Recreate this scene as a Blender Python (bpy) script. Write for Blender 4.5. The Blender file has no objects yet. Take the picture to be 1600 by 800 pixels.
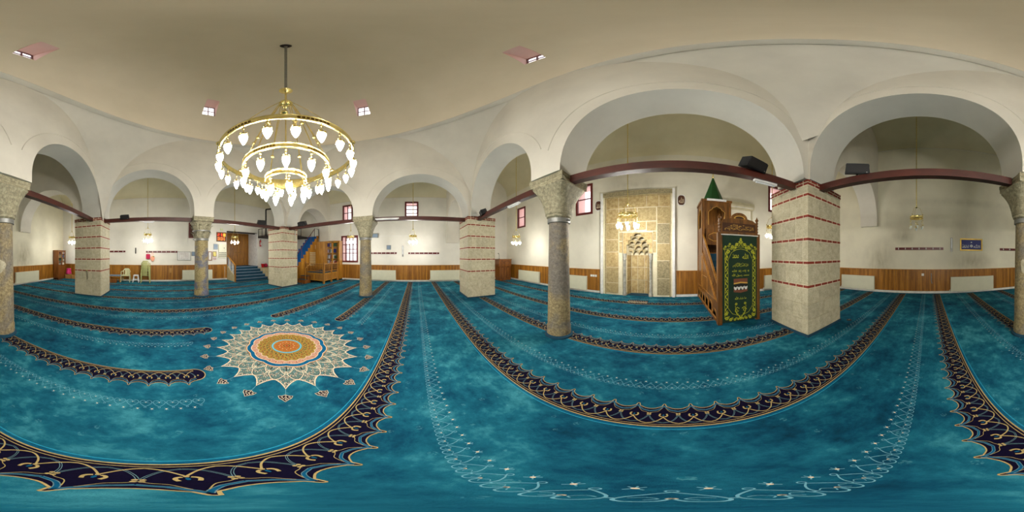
import bpy, math, random
from mathutils import Matrix, Vector
R = math.radians
PI = math.pi
rnd = random.Random(7)
C = bpy.context.scene.collection
SC = bpy.context.scene

# ------------------------------------------------------------------ camera, world, exposure
cam = bpy.data.cameras.new('camera')
cam.type = 'PANO'
cam.clip_start = 0.02
cam.clip_end = 200
try:
    cam.cycles.panorama_type = 'EQUIRECTANGULAR'
    cam.cycles.latitude_min = -PI / 2; cam.cycles.latitude_max = PI / 2
    cam.cycles.longitude_min = -PI; cam.cycles.longitude_max = PI
except Exception:
    cam.panorama_type = 'EQUIRECTANGULAR'
camo = bpy.data.objects.new('camera', cam)
C.objects.link(camo)
camo.location = (0, 0, 1.6)
camo.rotation_euler = (R(90), 0, R(56.25))
SC.camera = camo

wd = bpy.data.worlds.new('sky'); SC.world = wd; wd.use_nodes = True
bg = wd.node_tree.nodes['Background']
bg.inputs[0].default_value = (1.0, 0.93, 0.94, 1)
bg.inputs[1].default_value = 1.8
SC.view_settings.view_transform = 'Standard'
SC.view_settings.look = 'None'
SC.view_settings.gamma = 1
SC.view_settings.exposure = 0.27
BULB_BIG = 100.0
BULB_SMALL = 290.0
SC.cycles.max_bounces = 10
SC.cycles.diffuse_bounces = 8
SC.cycles.glossy_bounces = 3
SC.cycles.transmission_bounces = 4
SC.cycles.transparent_max_bounces = 8
SC.cycles.caustics_reflective = False
SC.cycles.caustics_refractive = False
SC.cycles.sample_clamp_indirect = 6
SC.cycles.use_denoising = True

# ------------------------------------------------------------------ materials
def s2l(c):
    return tuple((x / 255 / 12.92) if x <= 10 else (((x / 255 + .055) / 1.055) ** 2.4) for x in c)

class NT:
    def __init__(s, name):
        s.m = bpy.data.materials.new(name); s.m.use_nodes = True
        s.t = s.m.node_tree; s.b = s.t.nodes['Principled BSDF']
    def n(s, typ, **kw):
        nd = s.t.nodes.new(typ)
        for k, v in kw.items():
            if k.startswith('i_'):
                nd.inputs[k[2:]].default_value = v
            else:
                setattr(nd, k, v)
        return nd
    def l(s, a, b): s.t.links.new(a, b)
    def pos(s, sc=(1, 1, 1), rot=(0, 0, 0)):
        g = s.n('ShaderNodeNewGeometry'); mp = s.n('ShaderNodeMapping')
        mp.inputs['Scale'].default_value = sc; mp.inputs['Rotation'].default_value = rot
        s.l(g.outputs['Position'], mp.inputs['Vector']); return mp.outputs['Vector']
    def noise(s, vec, scale, detail=4, rough=.55, dist=0):
        nd = s.n('ShaderNodeTexNoise')
        nd.inputs['Scale'].default_value = scale; nd.inputs['Detail'].default_value = detail
        nd.inputs['Roughness'].default_value = rough; nd.inputs['Distortion'].default_value = dist
        s.l(vec, nd.inputs['Vector']); return nd.outputs[0]
    def ramp(s, fac, stops):
        r = s.n('ShaderNodeValToRGB'); e = r.color_ramp.elements
        while len(e) < len(stops): e.new(.5)
        for i, (p, c) in enumerate(stops):
            e[i].position = p; e[i].color = (*c, 1)
        s.l(fac, r.inputs[0]); return r.outputs[0]
    def mix(s, fac, a, b, mode='MIX'):
        m = s.n('ShaderNodeMix', data_type='RGBA', blend_type=mode)
        for sock, v in ((m.inputs[0], fac), (m.inputs[6], a), (m.inputs[7], b)):
            if isinstance(v, (int, float)): sock.default_value = v
            elif isinstance(v, tuple): sock.default_value = (*v, 1)
            else: s.l(v, sock)
        return m.outputs[2]
    def math(s, op, a, b=None):
        m = s.n('ShaderNodeMath', operation=op)
        for sock, v in ((m.inputs[0], a), (m.inputs[1], b)):
            if v is None: continue
            if isinstance(v, (int, float)): sock.default_value = v
            else: s.l(v, sock)
        return m.outputs[0]
    def col(s, c):
        if isinstance(c, tuple): s.b.inputs['Base Color'].default_value = (*c, 1)
        else: s.l(c, s.b.inputs['Base Color'])
    def bump(s, h, strength=.3, dist=.01):
        bp = s.n('ShaderNodeBump'); bp.inputs['Strength'].default_value = strength
        bp.inputs['Distance'].default_value = dist
        s.l(h, bp.inputs['Height']); s.l(bp.outputs[0], s.b.inputs['Normal'])

M = {}
def plain(name, rgb, rough=.5, metal=0.0, var=.08, scale=6):
    t = NT(name); c = s2l(rgb)
    d = tuple(max(0, x * (1 - var * 2)) for x in c); u = tuple(min(1, x * (1 + var)) for x in c)
    t.col(t.ramp(t.noise(t.pos(), scale), [(.3, d), (.7, u)]))
    t.b.inputs['Roughness'].default_value = rough; t.b.inputs['Metallic'].default_value = metal
    M[name] = t.m; return t
def emis(name, rgb, st):
    t = NT(name); t.col(rgb); t.b.inputs['Emission Color'].default_value = (*rgb, 1)
    t.b.inputs['Emission Strength'].default_value = st; M[name] = t.m

def plaster(name, rgb, dark=None, stains=()):
    t = NT(name); c = s2l(rgb); d = s2l(dark or tuple(int(x * .94) for x in rgb))
    p = t.pos()
    col = t.ramp(t.noise(p, .8, 5, .6), [(.3, d), (.65, c)])
    for (ctr, size, amt, sc) in stains:        # dirt marks with a place of their own on the wall
        g = t.n('ShaderNodeNewGeometry'); mp = t.n('ShaderNodeVectorMath', operation='SUBTRACT')
        t.l(g.outputs['Position'], mp.inputs[0]); mp.inputs[1].default_value = ctr
        dv = t.n('ShaderNodeVectorMath', operation='DIVIDE'); t.l(mp.outputs[0], dv.inputs[0]); dv.inputs[1].default_value = size
        ln = t.n('ShaderNodeVectorMath', operation='LENGTH'); t.l(dv.outputs[0], ln.inputs[0])
        f = t.math('SUBTRACT', 1.0, ln.outputs['Value']); f.node.use_clamp = True
        nz = t.noise(t.pos((3, 3, 1.2)), 1.6, 4)
        f = t.math('MULTIPLY', t.math('MULTIPLY', f, nz), amt); f.node.use_clamp = True
        col = t.mix(f, col, s2l(sc))
    t.col(col); t.b.inputs['Roughness'].default_value = .75
    t.bump(t.noise(p, 5, 5, .6), .12, .02)
    M[name] = t.m
plaster('paint_arcade', (216, 210, 196))
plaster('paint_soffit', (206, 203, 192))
plaster('paint_dome', (240, 229, 208), (233, 222, 200))
plaster('paint_vault', (222, 214, 184), (210, 202, 170))
G_ = (118, 108, 76)
plaster('paint_wall', (228, 224, 212))
plaster('paint_wall_right', (226, 220, 196), None, [
    ((6.9, -1.9, 1.35), (.5, 1.1, .5), 1.1, G_), ((6.9, -1.6, 2.6), (.5, .7, 1.2), .5, G_), ((6.9, 1.05, 2.45), (.5, .55, .4), .8, G_),
    ((6.9, 2.1, 1.4), (.5, .9, 1.2), .9, G_), ((6.9, -6.2, 1.6), (.5, .9, 1.1), 1.2, G_), ((6.9, -1.5, 4.0), (.5, 3.5, .25), .4, G_)])
plaster('paint_wall_front', (226, 221, 204), None, [
    ((-1.5, 6.3, 4.6), (2.2, .5, .35), .6, G_), ((-3.5, 6.3, 3.2), (.5, .5, .8), .4, G_)])
plaster('paint_pink', (246, 216, 212))
plain('paint_white', (232, 230, 226), .5)

# carpet
t = NT('carpet_blue'); p = t.pos()
n1 = t.noise(p, 2.1, 9, .68, .15); n2 = t.noise(t.pos((1, 1.5, 1), (0, 0, .6)), 7.5, 6, .7, .2)
n3 = t.noise(p, .45, 3, .5)
f = t.math('ADD', t.math('ADD', t.math('MULTIPLY', n1, .5), t.math('MULTIPLY', n2, .22)), t.math('MULTIPLY', n3, .28))
cc = t.ramp(f, [(.37, s2l((5, 46, 68))), (.45, s2l((10, 70, 94))), (.53, s2l((24, 97, 117))), (.64, s2l((66, 144, 157)))])
vo = t.n('ShaderNodeTexVoronoi'); vo.inputs['Scale'].default_value = 6.5; vo.inputs['Randomness'].default_value = .55; t.l(t.pos((1, 1, 0)), vo.inputs['Vector'])
md_ = t.math('MULTIPLY', t.math('GREATER_THAN', t.noise(t.pos((60, 60, 1)), 1.0, 2), .52), t.math('LESS_THAN', vo.outputs['Distance'], .16))
cc = t.mix(t.math('MULTIPLY', md_, .16), cc, s2l((120, 190, 196)))
t.col(cc); t.b.inputs['Roughness'].default_value = .95; t.b.inputs['Specular IOR Level'].default_value = .1
t.bump(t.noise(p, 220, 2), .5, .004); M['carpet_blue'] = t.m
def yarn(name, rgb):
    t = plain(name, rgb, .95, 0, .12, 60); t.b.inputs['Specular IOR Level'].default_value = .08
yarn('yarn_navy', (13, 9, 34)); yarn('yarn_field', (146, 118, 54)); yarn('yarn_gold', (178, 156, 104)); yarn('yarn_cream', (214, 200, 172))
yarn('yarn_sky', (104, 136, 146)); yarn('yarn_skyline', (40, 150, 185)); yarn('yarn_sage', (88, 112, 108))
yarn('yarn_pink', (178, 132, 110)); yarn('yarn_deepblue', (14, 84, 120)); yarn('yarn_ochre', (160, 104, 46))
yarn('yarn_red', (150, 50, 36)); yarn('yarn_green', (70, 96, 62)); yarn('yarn_paleblue', (104, 162, 180))

def wood(name, a, b, sc=(1, 1, 1), scale=3, rough=.4):
    t = NT(name); p = t.pos(sc)
    w = t.noise(p, scale, 6, .6, .8)
    t.col(t.ramp(w, [(.3, s2l(a)), (.7, s2l(b))]))
    t.b.inputs['Roughness'].default_value = rough
    t.bump(w, .15, .005); M[name] = t.m
wood('wood_pine', (130, 80, 20), (182, 126, 46), (9, 9, .7), 1.6, .35)
wood('wood_pine_b', (110, 66, 14), (160, 106, 34), (9, 9, .7), 1.6, .35)
wood('wood_walnut', (70, 40, 12), (138, 90, 36), (5, 5, .8), 2.2, .35)
wood('wood_door', (110, 66, 14), (176, 120, 40), (8, 8, .6), 2, .3)
wood('wood_red', (100, 56, 18), (146, 90, 38), (6, 6, .6), 2, .35)
wood('wood_honey', (146, 94, 24), (202, 146, 54), (6, 6, .6), 2, .35)
wood('wood_rail', (128, 80, 28), (180, 128, 56), (6, 6, .6), 2, .35)
wood('wood_beam', (56, 20, 12), (84, 34, 22), (1, 1, 3), 2, .5)
plain('carved_dark', (70, 36, 12), .5)
plain('frame_red', (94, 24, 22), .4)
plain('black_metal', (26, 22, 22), .7, 0)
plain('black_plastic', (20, 22, 26), .7)
plain('grey_metal', (140, 140, 136), .5, .6)
plain('white_enamel', (214, 212, 188), .4, 0, .02)
plain('white_pipe', (228, 226, 214), .35)
plain('plastic_cream', (208, 210, 168), .4, 0, .02)
plain('plastic_olive', (176, 178, 116), .4)
plain('plastic_white', (236, 238, 240), .4)
plain('plastic_pink', (214, 40, 120), .4)
plain('cloth_crimson', (176, 24, 70), .8)
plain('cloth_peach', (230, 160, 130), .8)
plain('leaf_green', (120, 160, 60), .7)
plain('cardboard', (176, 130, 70), .8)
plain('blue_carpet_stair', (12, 62, 84), .95)
plain('blue_carpet_bright', (6, 84, 150), .95)
plain('beige_stone', (196, 180, 140), .8)
plain('paper', (224, 222, 216), .7)
plain('paper_text', (196, 170, 168), .7)
plain('yellow_paper', (224, 210, 120), .7)
plain('picture_blue', (120, 140, 160), .5)
plain('royal_blue', (24, 36, 110), .5)
plain('green_cloth', (18, 48, 30), .85)
plain('green_roof', (16, 74, 28), .5)
plain('embroidery', (198, 200, 44), .6)
plain('kaaba_brown', (120, 68, 44), .7)
plain('kaaba_black', (16, 14, 14), .7)
plain('fire_red', (176, 24, 24), .4)
plain('gold_frame', (196, 164, 74), .35, .6)
plain('yellow_inlay', (206, 160, 70), .5)
plain('ac_cream', (192, 184, 154), .5)
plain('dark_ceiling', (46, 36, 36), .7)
plain('book_red', (120, 30, 26), .6); plain('book_green', (40, 80, 50), .6); plain('book_tan', (190, 170, 120), .6)
t = plain('brass', (240, 220, 146), .26, 1.0, .12, 12)
t = plain('brass_dark', (120, 92, 34), .35, 1.0, .2, 20)
emis('led_red', (1.0, .12, .03), .9); emis('led_orange', (.9, .42, .05), .6)
t = NT('bulb_big'); t.col((1, 1, 1)); t.b.inputs['Emission Color'].default_value = (1, .965, .895, 1)
t.b.inputs['Emission Strength'].default_value = BULB_BIG; M['bulb_big'] = t.m
t = NT('bulb_small'); t.col((1, 1, 1)); t.b.inputs['Emission Color'].default_value = (1, .965, .895, 1)
t.b.inputs['Emission Strength'].default_value = BULB_SMALL; M['bulb_small'] = t.m
t = NT('glass_off'); t.col((.75, .78, .7)); t.b.inputs['Roughness'].default_value = .25; t.b.inputs['Transmission Weight'].default_value = .35; M['glass_off'] = t.m
# thin pane glass
t = NT('pane_glass'); tr = t.n('ShaderNodeBsdfTransparent'); gl = t.n('ShaderNodeBsdfGlossy'); gl.inputs['Roughness'].default_value = .03
mx = t.n('ShaderNodeMixShader'); mx.inputs[0].default_value = .07
t.l(tr.outputs[0], mx.inputs[1]); t.l(gl.outputs[0], mx.inputs[2])
t.l(mx.outputs[0], t.t.nodes['Material Output'].inputs['Surface']); M['pane_glass'] = t.m

def stone(name, cols, sc=6, bump=.5, patch=None):
    t = NT(name); p = t.pos()
    a = t.noise(p, sc, 8, .7)
    c = t.ramp(a, [(.28, s2l(cols[0])), (.5, s2l(cols[1])), (.72, s2l(cols[2]))])
    if patch:
        m = t.ramp(t.noise(p, 1.6, 4, .6, .5), [(.46, (0, 0, 0)), (.6, (1, 1, 1))])
        c = t.mix(m, c, t.ramp(a, [(.3, s2l(patch[0])), (.7, s2l(patch[1]))]))
    sp = t.ramp(t.noise(p, 55, 3, .7), [(.35, (.55, .55, .55)), (.5, (1, 1, 1)), (.7, (1.25, 1.25, 1.25))])
    c = t.mix(.55, c, sp, 'MULTIPLY')
    t.col(c); t.b.inputs['Roughness'].default_value = .7
    t.bump(t.noise(p, 24, 6, .7), bump, .01); M[name] = t.m
stone('stone_pier', [(168, 158, 130), (192, 183, 154), (208, 200, 173)], 9, .35)
stone('stone_pier_b', [(158, 149, 122), (182, 173, 146), (200, 192, 166)], 9, .35)
stone('stone_col', [(98, 84, 58), (146, 130, 94), (188, 172, 130)], 22, .7, ((92, 86, 80), (138, 130, 116)))
stone('stone_col_blue', [(104, 90, 58), (154, 138, 94), (192, 176, 130)], 22, .6, ((74, 80, 106), (120, 122, 136)))
stone('stone_capital', [(104, 98, 78), (150, 142, 114), (192, 184, 154)], 16, .9)
stone('stone_mihrab', [(138, 110, 66), (180, 156, 106), (206, 188, 140)], 8, .9)
stone('stone_mihrab_b', [(128, 110, 72), (172, 152, 106), (196, 178, 134)], 9, .9)
stone('stone_mihrab_c', [(104, 94, 68), (150, 138, 104), (184, 170, 132)], 14, 1.0)
stone('stone_grey', [(110, 110, 104), (150, 148, 138), (186, 182, 168)], 8, .6)
stone('mortar', [(206, 194, 160), (218, 208, 178), (228, 220, 194)], 5, .3)
stone('brick', [(104, 32, 20), (134, 46, 28), (156, 62, 40)], 18, .4)
stone('plaster_strip', [(176, 160, 128), (196, 180, 146), (208, 196, 164)], 4, .3)

# ------------------------------------------------------------------ mesh building
class MB:
    def __init__(s): s.v = []; s.f = []; s.m = []
    def add(s, vs, fs, m=0):
        o = len(s.v); s.v.extend(vs)
        for f in fs: s.f.append(tuple(i + o for i in f)); s.m.append(m)
        return s
    def quad(s, a, b, c, d, m=0): return s.add([a, b, c, d], [(0, 1, 2, 3)], m)
    def box(s, x0, x1, y0, y1, z0, z1, m=0, rot=None):
        vs = [(x, y, z) for z in (z0, z1) for y in (y0, y1) for x in (x0, x1)]
        if rot:
            mt, ctr = rot; vs = [tuple(mt @ (Vector(v) - Vector(ctr)) + Vector(ctr)) for v in vs]
        return s.add(vs, [(0, 2, 3, 1), (4, 5, 7, 6), (0, 1, 5, 4), (2, 6, 7, 3), (0, 4, 6, 2), (1, 3, 7, 5)], m)
    def tube(s, pts, r, n=8, m=0, caps=True):
        pts = [Vector(p) for p in pts]; rs = r if isinstance(r, (list, tuple)) else [r] * len(pts)
        base = len(s.v); prev = None
        for i, p in enumerate(pts):
            d = (pts[min(i + 1, len(pts) - 1)] - pts[max(i - 1, 0)]).normalized()
            if prev is None:
                u = d.orthogonal().normalized()
            else:
                u = (prev - d * prev.dot(d)).normalized()
            prev = u; w = d.cross(u)
            for k in range(n):
                a = 2 * PI * k / n; s.v.append(tuple(p + (u * math.cos(a) + w * math.sin(a)) * rs[i]))
        for i in range(len(pts) - 1):
            for k in range(n):
                a = base + i * n + k; b = base + i * n + (k + 1) % n
                s.f.append((a, b, b + n, a + n)); s.m.append(m)
        if caps:
            s.f.append(tuple(base + k for k in reversed(range(n)))); s.m.append(m)
            s.f.append(tuple(base + (len(pts) - 1) * n + k for k in range(n))); s.m.append(m)
        return s
    def lathe(s, prof, n=24, c=(0, 0, 0), m=0, closed=False):
        base = len(s.v)
        for r, z in prof:
            for k in range(n):
                a = 2 * PI * k / n; s.v.append((c[0] + r * math.cos(a), c[1] + r * math.sin(a), c[2] + z))
        L = len(prof)
        for i in range(L if closed else L - 1):
            for k in range(n):
                a = base + i * n + k; b = base + i * n + (k + 1) % n; j = ((i + 1) % L - i) * n
                s.f.append((a, b, b + j, a + j)); s.m.append(m)
        return s
    def prism(s, poly, d0, d1, axis='y', m=0):
        """poly in (s,z) extruded along axis from d0 to d1; convex or simple outline"""
        from mathutils.geometry import tessellate_polygon
        n = len(poly)
        def P(q, d): return (q[0], d, q[1]) if axis == 'y' else ((d, q[0], q[1]) if axis == 'x' else (q[0], q[1], d))
        vs = [P(q, d0) for q in poly] + [P(q, d1) for q in poly]
        tr = tessellate_polygon([[Vector((q[0], q[1], 0)) for q in poly]])
        fs = [tuple(x) for x in tr] + [tuple(i + n for i in reversed(x)) for x in tr]
        fs += [(i, (i + 1) % n, (i + 1) % n + n, i + n) for i in range(n)]
        return s.add(vs, fs, m)
    def ribbon(s, pts, w, z, m=0, closed=False):
        n = len(pts); L = []; 
        for i in range(n):
            a = pts[(i - 1) % n] if (closed or i > 0) else pts[i]; b = pts[(i + 1) % n] if (closed or i < n - 1) else pts[i]
            dx, dy = b[0] - a[0], b[1] - a[1]; l = math.hypot(dx, dy) or 1
            L.append((-dy / l * w / 2, dx / l * w / 2))
        vs = [];
        for i in range(n):
            vs.append((pts[i][0] + L[i][0], pts[i][1] + L[i][1], z)); vs.append((pts[i][0] - L[i][0], pts[i][1] - L[i][1], z))
        fs = [(2 * i, 2 * i + 1, 2 * ((i + 1) % n) + 1, 2 * ((i + 1) % n)) for i in range(n if closed else n - 1)]
        return s.add(vs, fs, m)
    def disc(s, cx, cy, r, z, n=8, m=0, ry=None, a0=0):
        ry = ry or r
        return s.add([(cx + r * math.cos(a0 + 2 * PI * k / n), cy + ry * math.sin(a0 + 2 * PI * k / n), z) for k in range(n)], [tuple(range(n))], m)
    def sphere(s, c, r, n=12, k=8, m=0, sz=1):
        return s.lathe([(max(1e-4, r * math.sin(PI * i / k)), -r * sz * math.cos(PI * i / k)) for i in range(k + 1)], n, c, m)
    def merge(s, o, mat=None, moff=0):
        vs = o.v if mat is None else [tuple(mat @ Vector(v)) for v in o.v]
        b = len(s.v); s.v.extend(vs)
        for f, mm in zip(o.f, o.m): s.f.append(tuple(i + b for i in f)); s.m.append(mm + moff)
        return s
    def mesh(s, name, mats, smooth=False):
        me = bpy.data.meshes.new(name); me.from_pydata(s.v, [], s.f)
        for x in mats: me.materials.append(M[x])
        me.polygons.foreach_set('material_index', s.m)
        if smooth: me.polygons.foreach_set('use_smooth', [True] * len(s.f))
        me.update(); return me
    def build(s, name, mats, parent=None, smooth=False, loc=None):
        if isinstance(mats, str): mats = [mats]
        o = bpy.data.objects.new(name, s.mesh(name, mats, smooth)); C.objects.link(o)
        if smooth and smooth != 'full':
            try:
                me = o.data
                import bmesh
                bm = bmesh.new(); bm.from_mesh(me)
                bmesh.ops.remove_doubles(bm, verts=bm.verts, dist=1e-5)
                bmesh.ops.recalc_face_normals(bm, faces=bm.faces)
                for e in bm.edges:
                    if len(e.link_faces) == 2 and e.calc_face_angle(0) > R(35): e.smooth = False
                bm.to_mesh(me); bm.free()
            except Exception: pass
        if parent is not None: o.parent = parent
        if loc: o.location = loc
        return o

def tag(o, label=None, cat=None, group=None, kind=None):
    if label: o['label'] = label
    if cat: o['category'] = cat
    if group: o['group'] = group
    if kind: o['kind'] = kind
    return o
def thing(name, label, cat, loc=(0, 0, 0), rotz=0, group=None, kind='thing'):
    o = bpy.data.objects.new(name, None); C.objects.link(o); o.location = loc; o.rotation_euler = (0, 0, rotz)
    o.empty_display_size = .1
    return tag(o, label, cat, group, kind)
def struct(o): o['kind'] = 'structure'; return o
def copy_tree(o, parent=None):
    c = o.copy(); C.objects.link(c)
    if parent is not None: c.parent = parent
    for ch in list(o.children): copy_tree(ch, c)
    return c
def inst(name, mesh, parent, loc, scale=(1, 1, 1), rot=(0, 0, 0)):
    o = bpy.data.objects.new(name, mesh); C.objects.link(o); o.parent = parent
    o.location = loc; o.scale = scale; o.rotation_euler = rot; return o
CUBES = {}
def cube(mat):
    if mat not in CUBES: CUBES[mat] = MB().box(-.5, .5, -.5, .5, -.5, .5).mesh('block', [mat])
    return CUBES[mat]

def text_mesh(s, size_w, size_h, name='txt'):
    """lettering as flat polygons fitted to a box centred on 0 (x, y)"""
    c = bpy.data.curves.new(name, 'FONT'); c.body = s; c.resolution_u = 3
    o = bpy.data.objects.new(name, c); C.objects.link(o); bpy.context.view_layer.update()
    me = o.to_mesh(); vs = [v.co.copy() for v in me.vertices]; fs = [tuple(p.vertices) for p in me.polygons]
    o.to_mesh_clear(); bpy.data.objects.remove(o); bpy.data.curves.remove(c)
    mb = MB()
    if not vs: return mb
    x0 = min(v.x for v in vs); x1 = max(v.x for v in vs); y0 = min(v.y for v in vs); y1 = max(v.y for v in vs)
    kx = size_w / max(1e-6, x1 - x0); ky = size_h / max(1e-6, y1 - y0)
    mb.add([((v.x - (x0 + x1) / 2) * kx, (v.y - (y0 + y1) / 2) * ky, 0) for v in vs], fs, 0)
    return mb
ALLAH = '\ufdf2'; MUH = '\ufeaa\ufee4\ufea4\ufee3'; BISM = '\ufdfd'
SHAHADA1 = ALLAH + ' ' + '\ufefb\ufe87' + ' ' + '\ufeea\ufedf\ufe87' + ' ' + '\ufefb'
SHAHADA2 = ALLAH + ' ' + '\ufedd\ufeee\ufeb3\ufead' + ' ' + MUH
MASH = ALLAH + ' ' + '\ufe80\ufe8e\ufeb7' + ' ' + '\ufe8e\ufee3'

# ------------------------------------------------------------------ room constants
XL, XR, YB, YF = -10.1, 6.9, -10.2, 6.3          # outer walls
CX, CY = -1.82, -1.87                             # dome centre
AX0, AX1, AY0, AY1 = -5.70, 2.20, -5.85, 1.98     # inner faces of the arcade
TH = .76
H8 = 8.7

# ------------------------------------------------------------------ setting: floor, outer walls
struct(MB().box(XL - .8, XR + .8, YB - 2, YF + .9, -.2, -.012).build('floor', 'mortar'))

def wall_holes(name, plane, c, s0, s1, z0, z1, holes, out, mats, depth=.8):
    """plane wall with rectangular holes and reveals running outwards; cells between the holes"""
    mb = MB()
    ss = sorted({s0, s1} | {h[0] for h in holes} | {h[1] for h in holes}); zs = sorted({z0, z1} | {h[2] for h in holes} | {h[3] for h in holes})
    P = (lambda s, z, d=0: (c + out * d, s, z)) if plane == 'X' else (lambda s, z, d=0: (s, c + out * d, z))
    for i in range(len(ss) - 1):
        for j in range(len(zs) - 1):
            sm, zm = (ss[i] + ss[i + 1]) / 2, (zs[j] + zs[j + 1]) / 2
            if any(h[0] < sm < h[1] and h[2] < zm < h[3] for h in holes): continue
            mb.quad(P(ss[i], zs[j]), P(ss[i + 1], zs[j]), P(ss[i + 1], zs[j + 1]), P(ss[i], zs[j + 1]))
    for h in holes:
        if len(h) > 4 and h[4]: continue
        a, b, lo, hi = h[:4]
        for (q, r_) in (((a, lo), (b, lo)), ((b, lo), (b, hi)), ((b, hi), (a, hi)), ((a, hi), (a, lo))):
            mb.quad(P(*q), P(*r_), P(*r_, depth), P(*q, depth), 1)
    # outer skin, to give the masonry its thickness
    mb2 = MB()
    for i in range(len(ss) - 1):
        for j in range(len(zs) - 1):
            sm, zm = (ss[i] + ss[i + 1]) / 2, (zs[j] + zs[j + 1]) / 2
            if any(h[0] < sm < h[1] and h[2] < zm < h[3] for h in holes): continue
            mb.quad(P(ss[i], zs[j], depth), P(ss[i + 1], zs[j], depth), P(ss[i + 1], zs[j + 1], depth), P(ss[i], zs[j + 1], depth))
    return struct(mb.build(name, mats))
winF = [(-4.17, -3.36, 3.52, 4.98), (-8.72, -7.95, 3.46, 4.77), (4.25, 5.05, 3.75, 5.1)]
winL = [(-4.94, -3.78, 1.21, 2.95), (-4.84, -4.15, 4.03, 5.13), (-.66, .12, 4.07, 5.06)]
winB = [(-2.55, -1.83, 2.74, 3.75)]
NX0, NX1, NZ = -1.93, -.76, 2.55
wall_holes('wall_front', 'Y', YF, XL, XR, 0, H8, winF + [(NX0, NX1, 0, NZ, 1)], 1, ['paint_wall_front', 'paint_pink'])
wall_holes('wall_left', 'X', XL, YB, YF, 0, H8, winL, -1, ['paint_wall', 'paint_pink'])
VX0, VX1, VZ = -6.95, -4.42, 3.32
wall_holes('wall_back', 'Y', YB, XL, XR, 0, H8, [(VX0, VX1, 0, VZ, 1)], -1, ['paint_wall', 'paint_pink'])
wall_holes('wall_right', 'X', XR, YB, YF, 0, H8, [], 1, ['paint_wall_right', 'paint_pink'])

# ------------------------------------------------------------------ arcades
def arch_wall(name, axis, a0, a1, z0, ztop, d0, d1, arches, mats, legs=()):
    """slab a0..a1 along axis, arches (s0,s1,spring,rise); strips between consecutive points of the under-edge"""
    pts = [(a0, z0)]
    for (s0, s1, sp, rise) in arches:
        c, r = (s0 + s1) / 2, (s1 - s0) / 2
        pts.append((s0, z0)); n = 44
        for k in range(n + 1):
            th = PI - PI * k / n; pts.append((c + r * math.cos(th), sp + rise * math.sin(th)))
        pts.append((s1, z0))
    pts.append((a1, z0))
    for (i, z) in legs:      # foot at one end runs lower
        pts[i] = (pts[i][0], z); j = 1 if i == 0 else -2; pts[j] = (pts[j][0], z)
    P = (lambda s, d, z: (s, d, z)) if axis == 'x' else (lambda s, d, z: (d, s, z))
    mb = MB()
    for (s, z), (s2, zz) in zip(pts, pts[1:]):
        if abs(s - s2) > 1e-6:
            for d in (d0, d1): mb.quad(P(s, d, z), P(s2, d, zz), P(s2, d, ztop), P(s, d, ztop))
        mb.quad(P(s, d0, z), P(s2, d0, zz), P(s2, d1, zz), P(s, d1, z), 1)
    for s in (a0, a1):
        z = z0 if not legs else min([z0] + [q[1] for q in legs])
        mb.quad(P(s, d0, z if s != a0 or not legs else z), P(s, d1, z), P(s, d1, ztop), P(s, d0, ztop))
    mb.quad(P(a0, d0, ztop), P(a1, d0, ztop), P(a1, d1, ztop), P(a0, d1, ztop))
    return struct(mb.build(name, mats, smooth=True))
ZT = 6.74; Z0 = 3.1
AM = ['paint_arcade', 'paint_soffit']
archF = [(-5.62, -2.32, 3.25, 1.65), (-1.63, 2.08, 3.08, 1.80)]
archB = [(-5.58, -2.0, 3.35, 1.66), (-1.25, 2.12, 3.38, 1.66)]
archR = [(-5.74, -2.2, 3.30, 1.62), (-1.44, 1.94, 3.30, 1.72)]
archL = [(-5.74, -2.3, 3.18, 1.62), (-1.56, 1.9, 3.12, 1.62)]
arch_wall('wall_arcade_front', 'x', AX0, AX1, Z0, ZT, AY1, AY1 + TH, archF, AM)
arch_wall('wall_arcade_back', 'x', AX0, AX1, Z0, ZT, AY0 - TH, AY0, archB, AM)
arch_wall('wall_arcade_right', 'y', AY0, AY1, Z0, ZT, AX1, AX1 + TH, archR, AM)
arch_wall('wall_arcade_left', 'y', AY0, AY1, Z0, ZT, AX0 - TH, AX0, archL, AM)
# masonry above the arcades, set back behind the foot of the dome, and the blocks over the corner piers
mb = MB()
o = .3
mb.box(AX0 - TH, AX1 + TH, AY1 + o, AY1 + TH, ZT, H8).box(AX0 - TH, AX1 + TH, AY0 - TH, AY0 - o, ZT, H8)
mb.box(AX1 + o, AX1 + TH, AY0 - o, AY1 + o, ZT, H8).box(AX0 - TH, AX0 - o, AY0 - o, AY1 + o, ZT, H8)
for (x0, x1) in ((AX0 - TH, AX0), (AX1, AX1 + TH)):
    for (y0, y1) in ((AY0 - TH, AY0), (AY1, AY1 + TH)): mb.box(x0, x1, y0, y1, Z0, ZT)
struct(mb.build('wall_upper', 'paint_arcade'))
# transverse arches of the side bays (run to the outer walls, end in a corbel foot)
TM = ['paint_arcade', 'paint_arcade']
arch_wall('wall_cross_front_right', 'x', AX1 + TH, XR, Z0, H8, AY1 + .2, AY1 + .98, [(3.34, 6.74, 3.15, 1.7)], TM, [(-1, 2.92)])
arch_wall('wall_cross_back_right', 'x', AX1 + TH, XR, Z0, H8, AY0 - .8, AY0 - .02, [(3.34, 6.74, 3.15, 1.7)], TM, [(-1, 2.95)])
arch_wall('wall_cross_front_left', 'x', XL, AX0 - TH, Z0, H8, AY1 - .08, AY1 + .70, [(XL + .16, -6.86, 3.1, 1.5)], TM, [(0, 2.42)])
arch_wall('wall_cross_back_left', 'x', XL, AX0 - TH, Z0, H8, AY0 - .8, AY0 - .02, [(XL + .16, -6.72, 3.1, 1.5)], TM, [(0, 2.42)])

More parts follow.
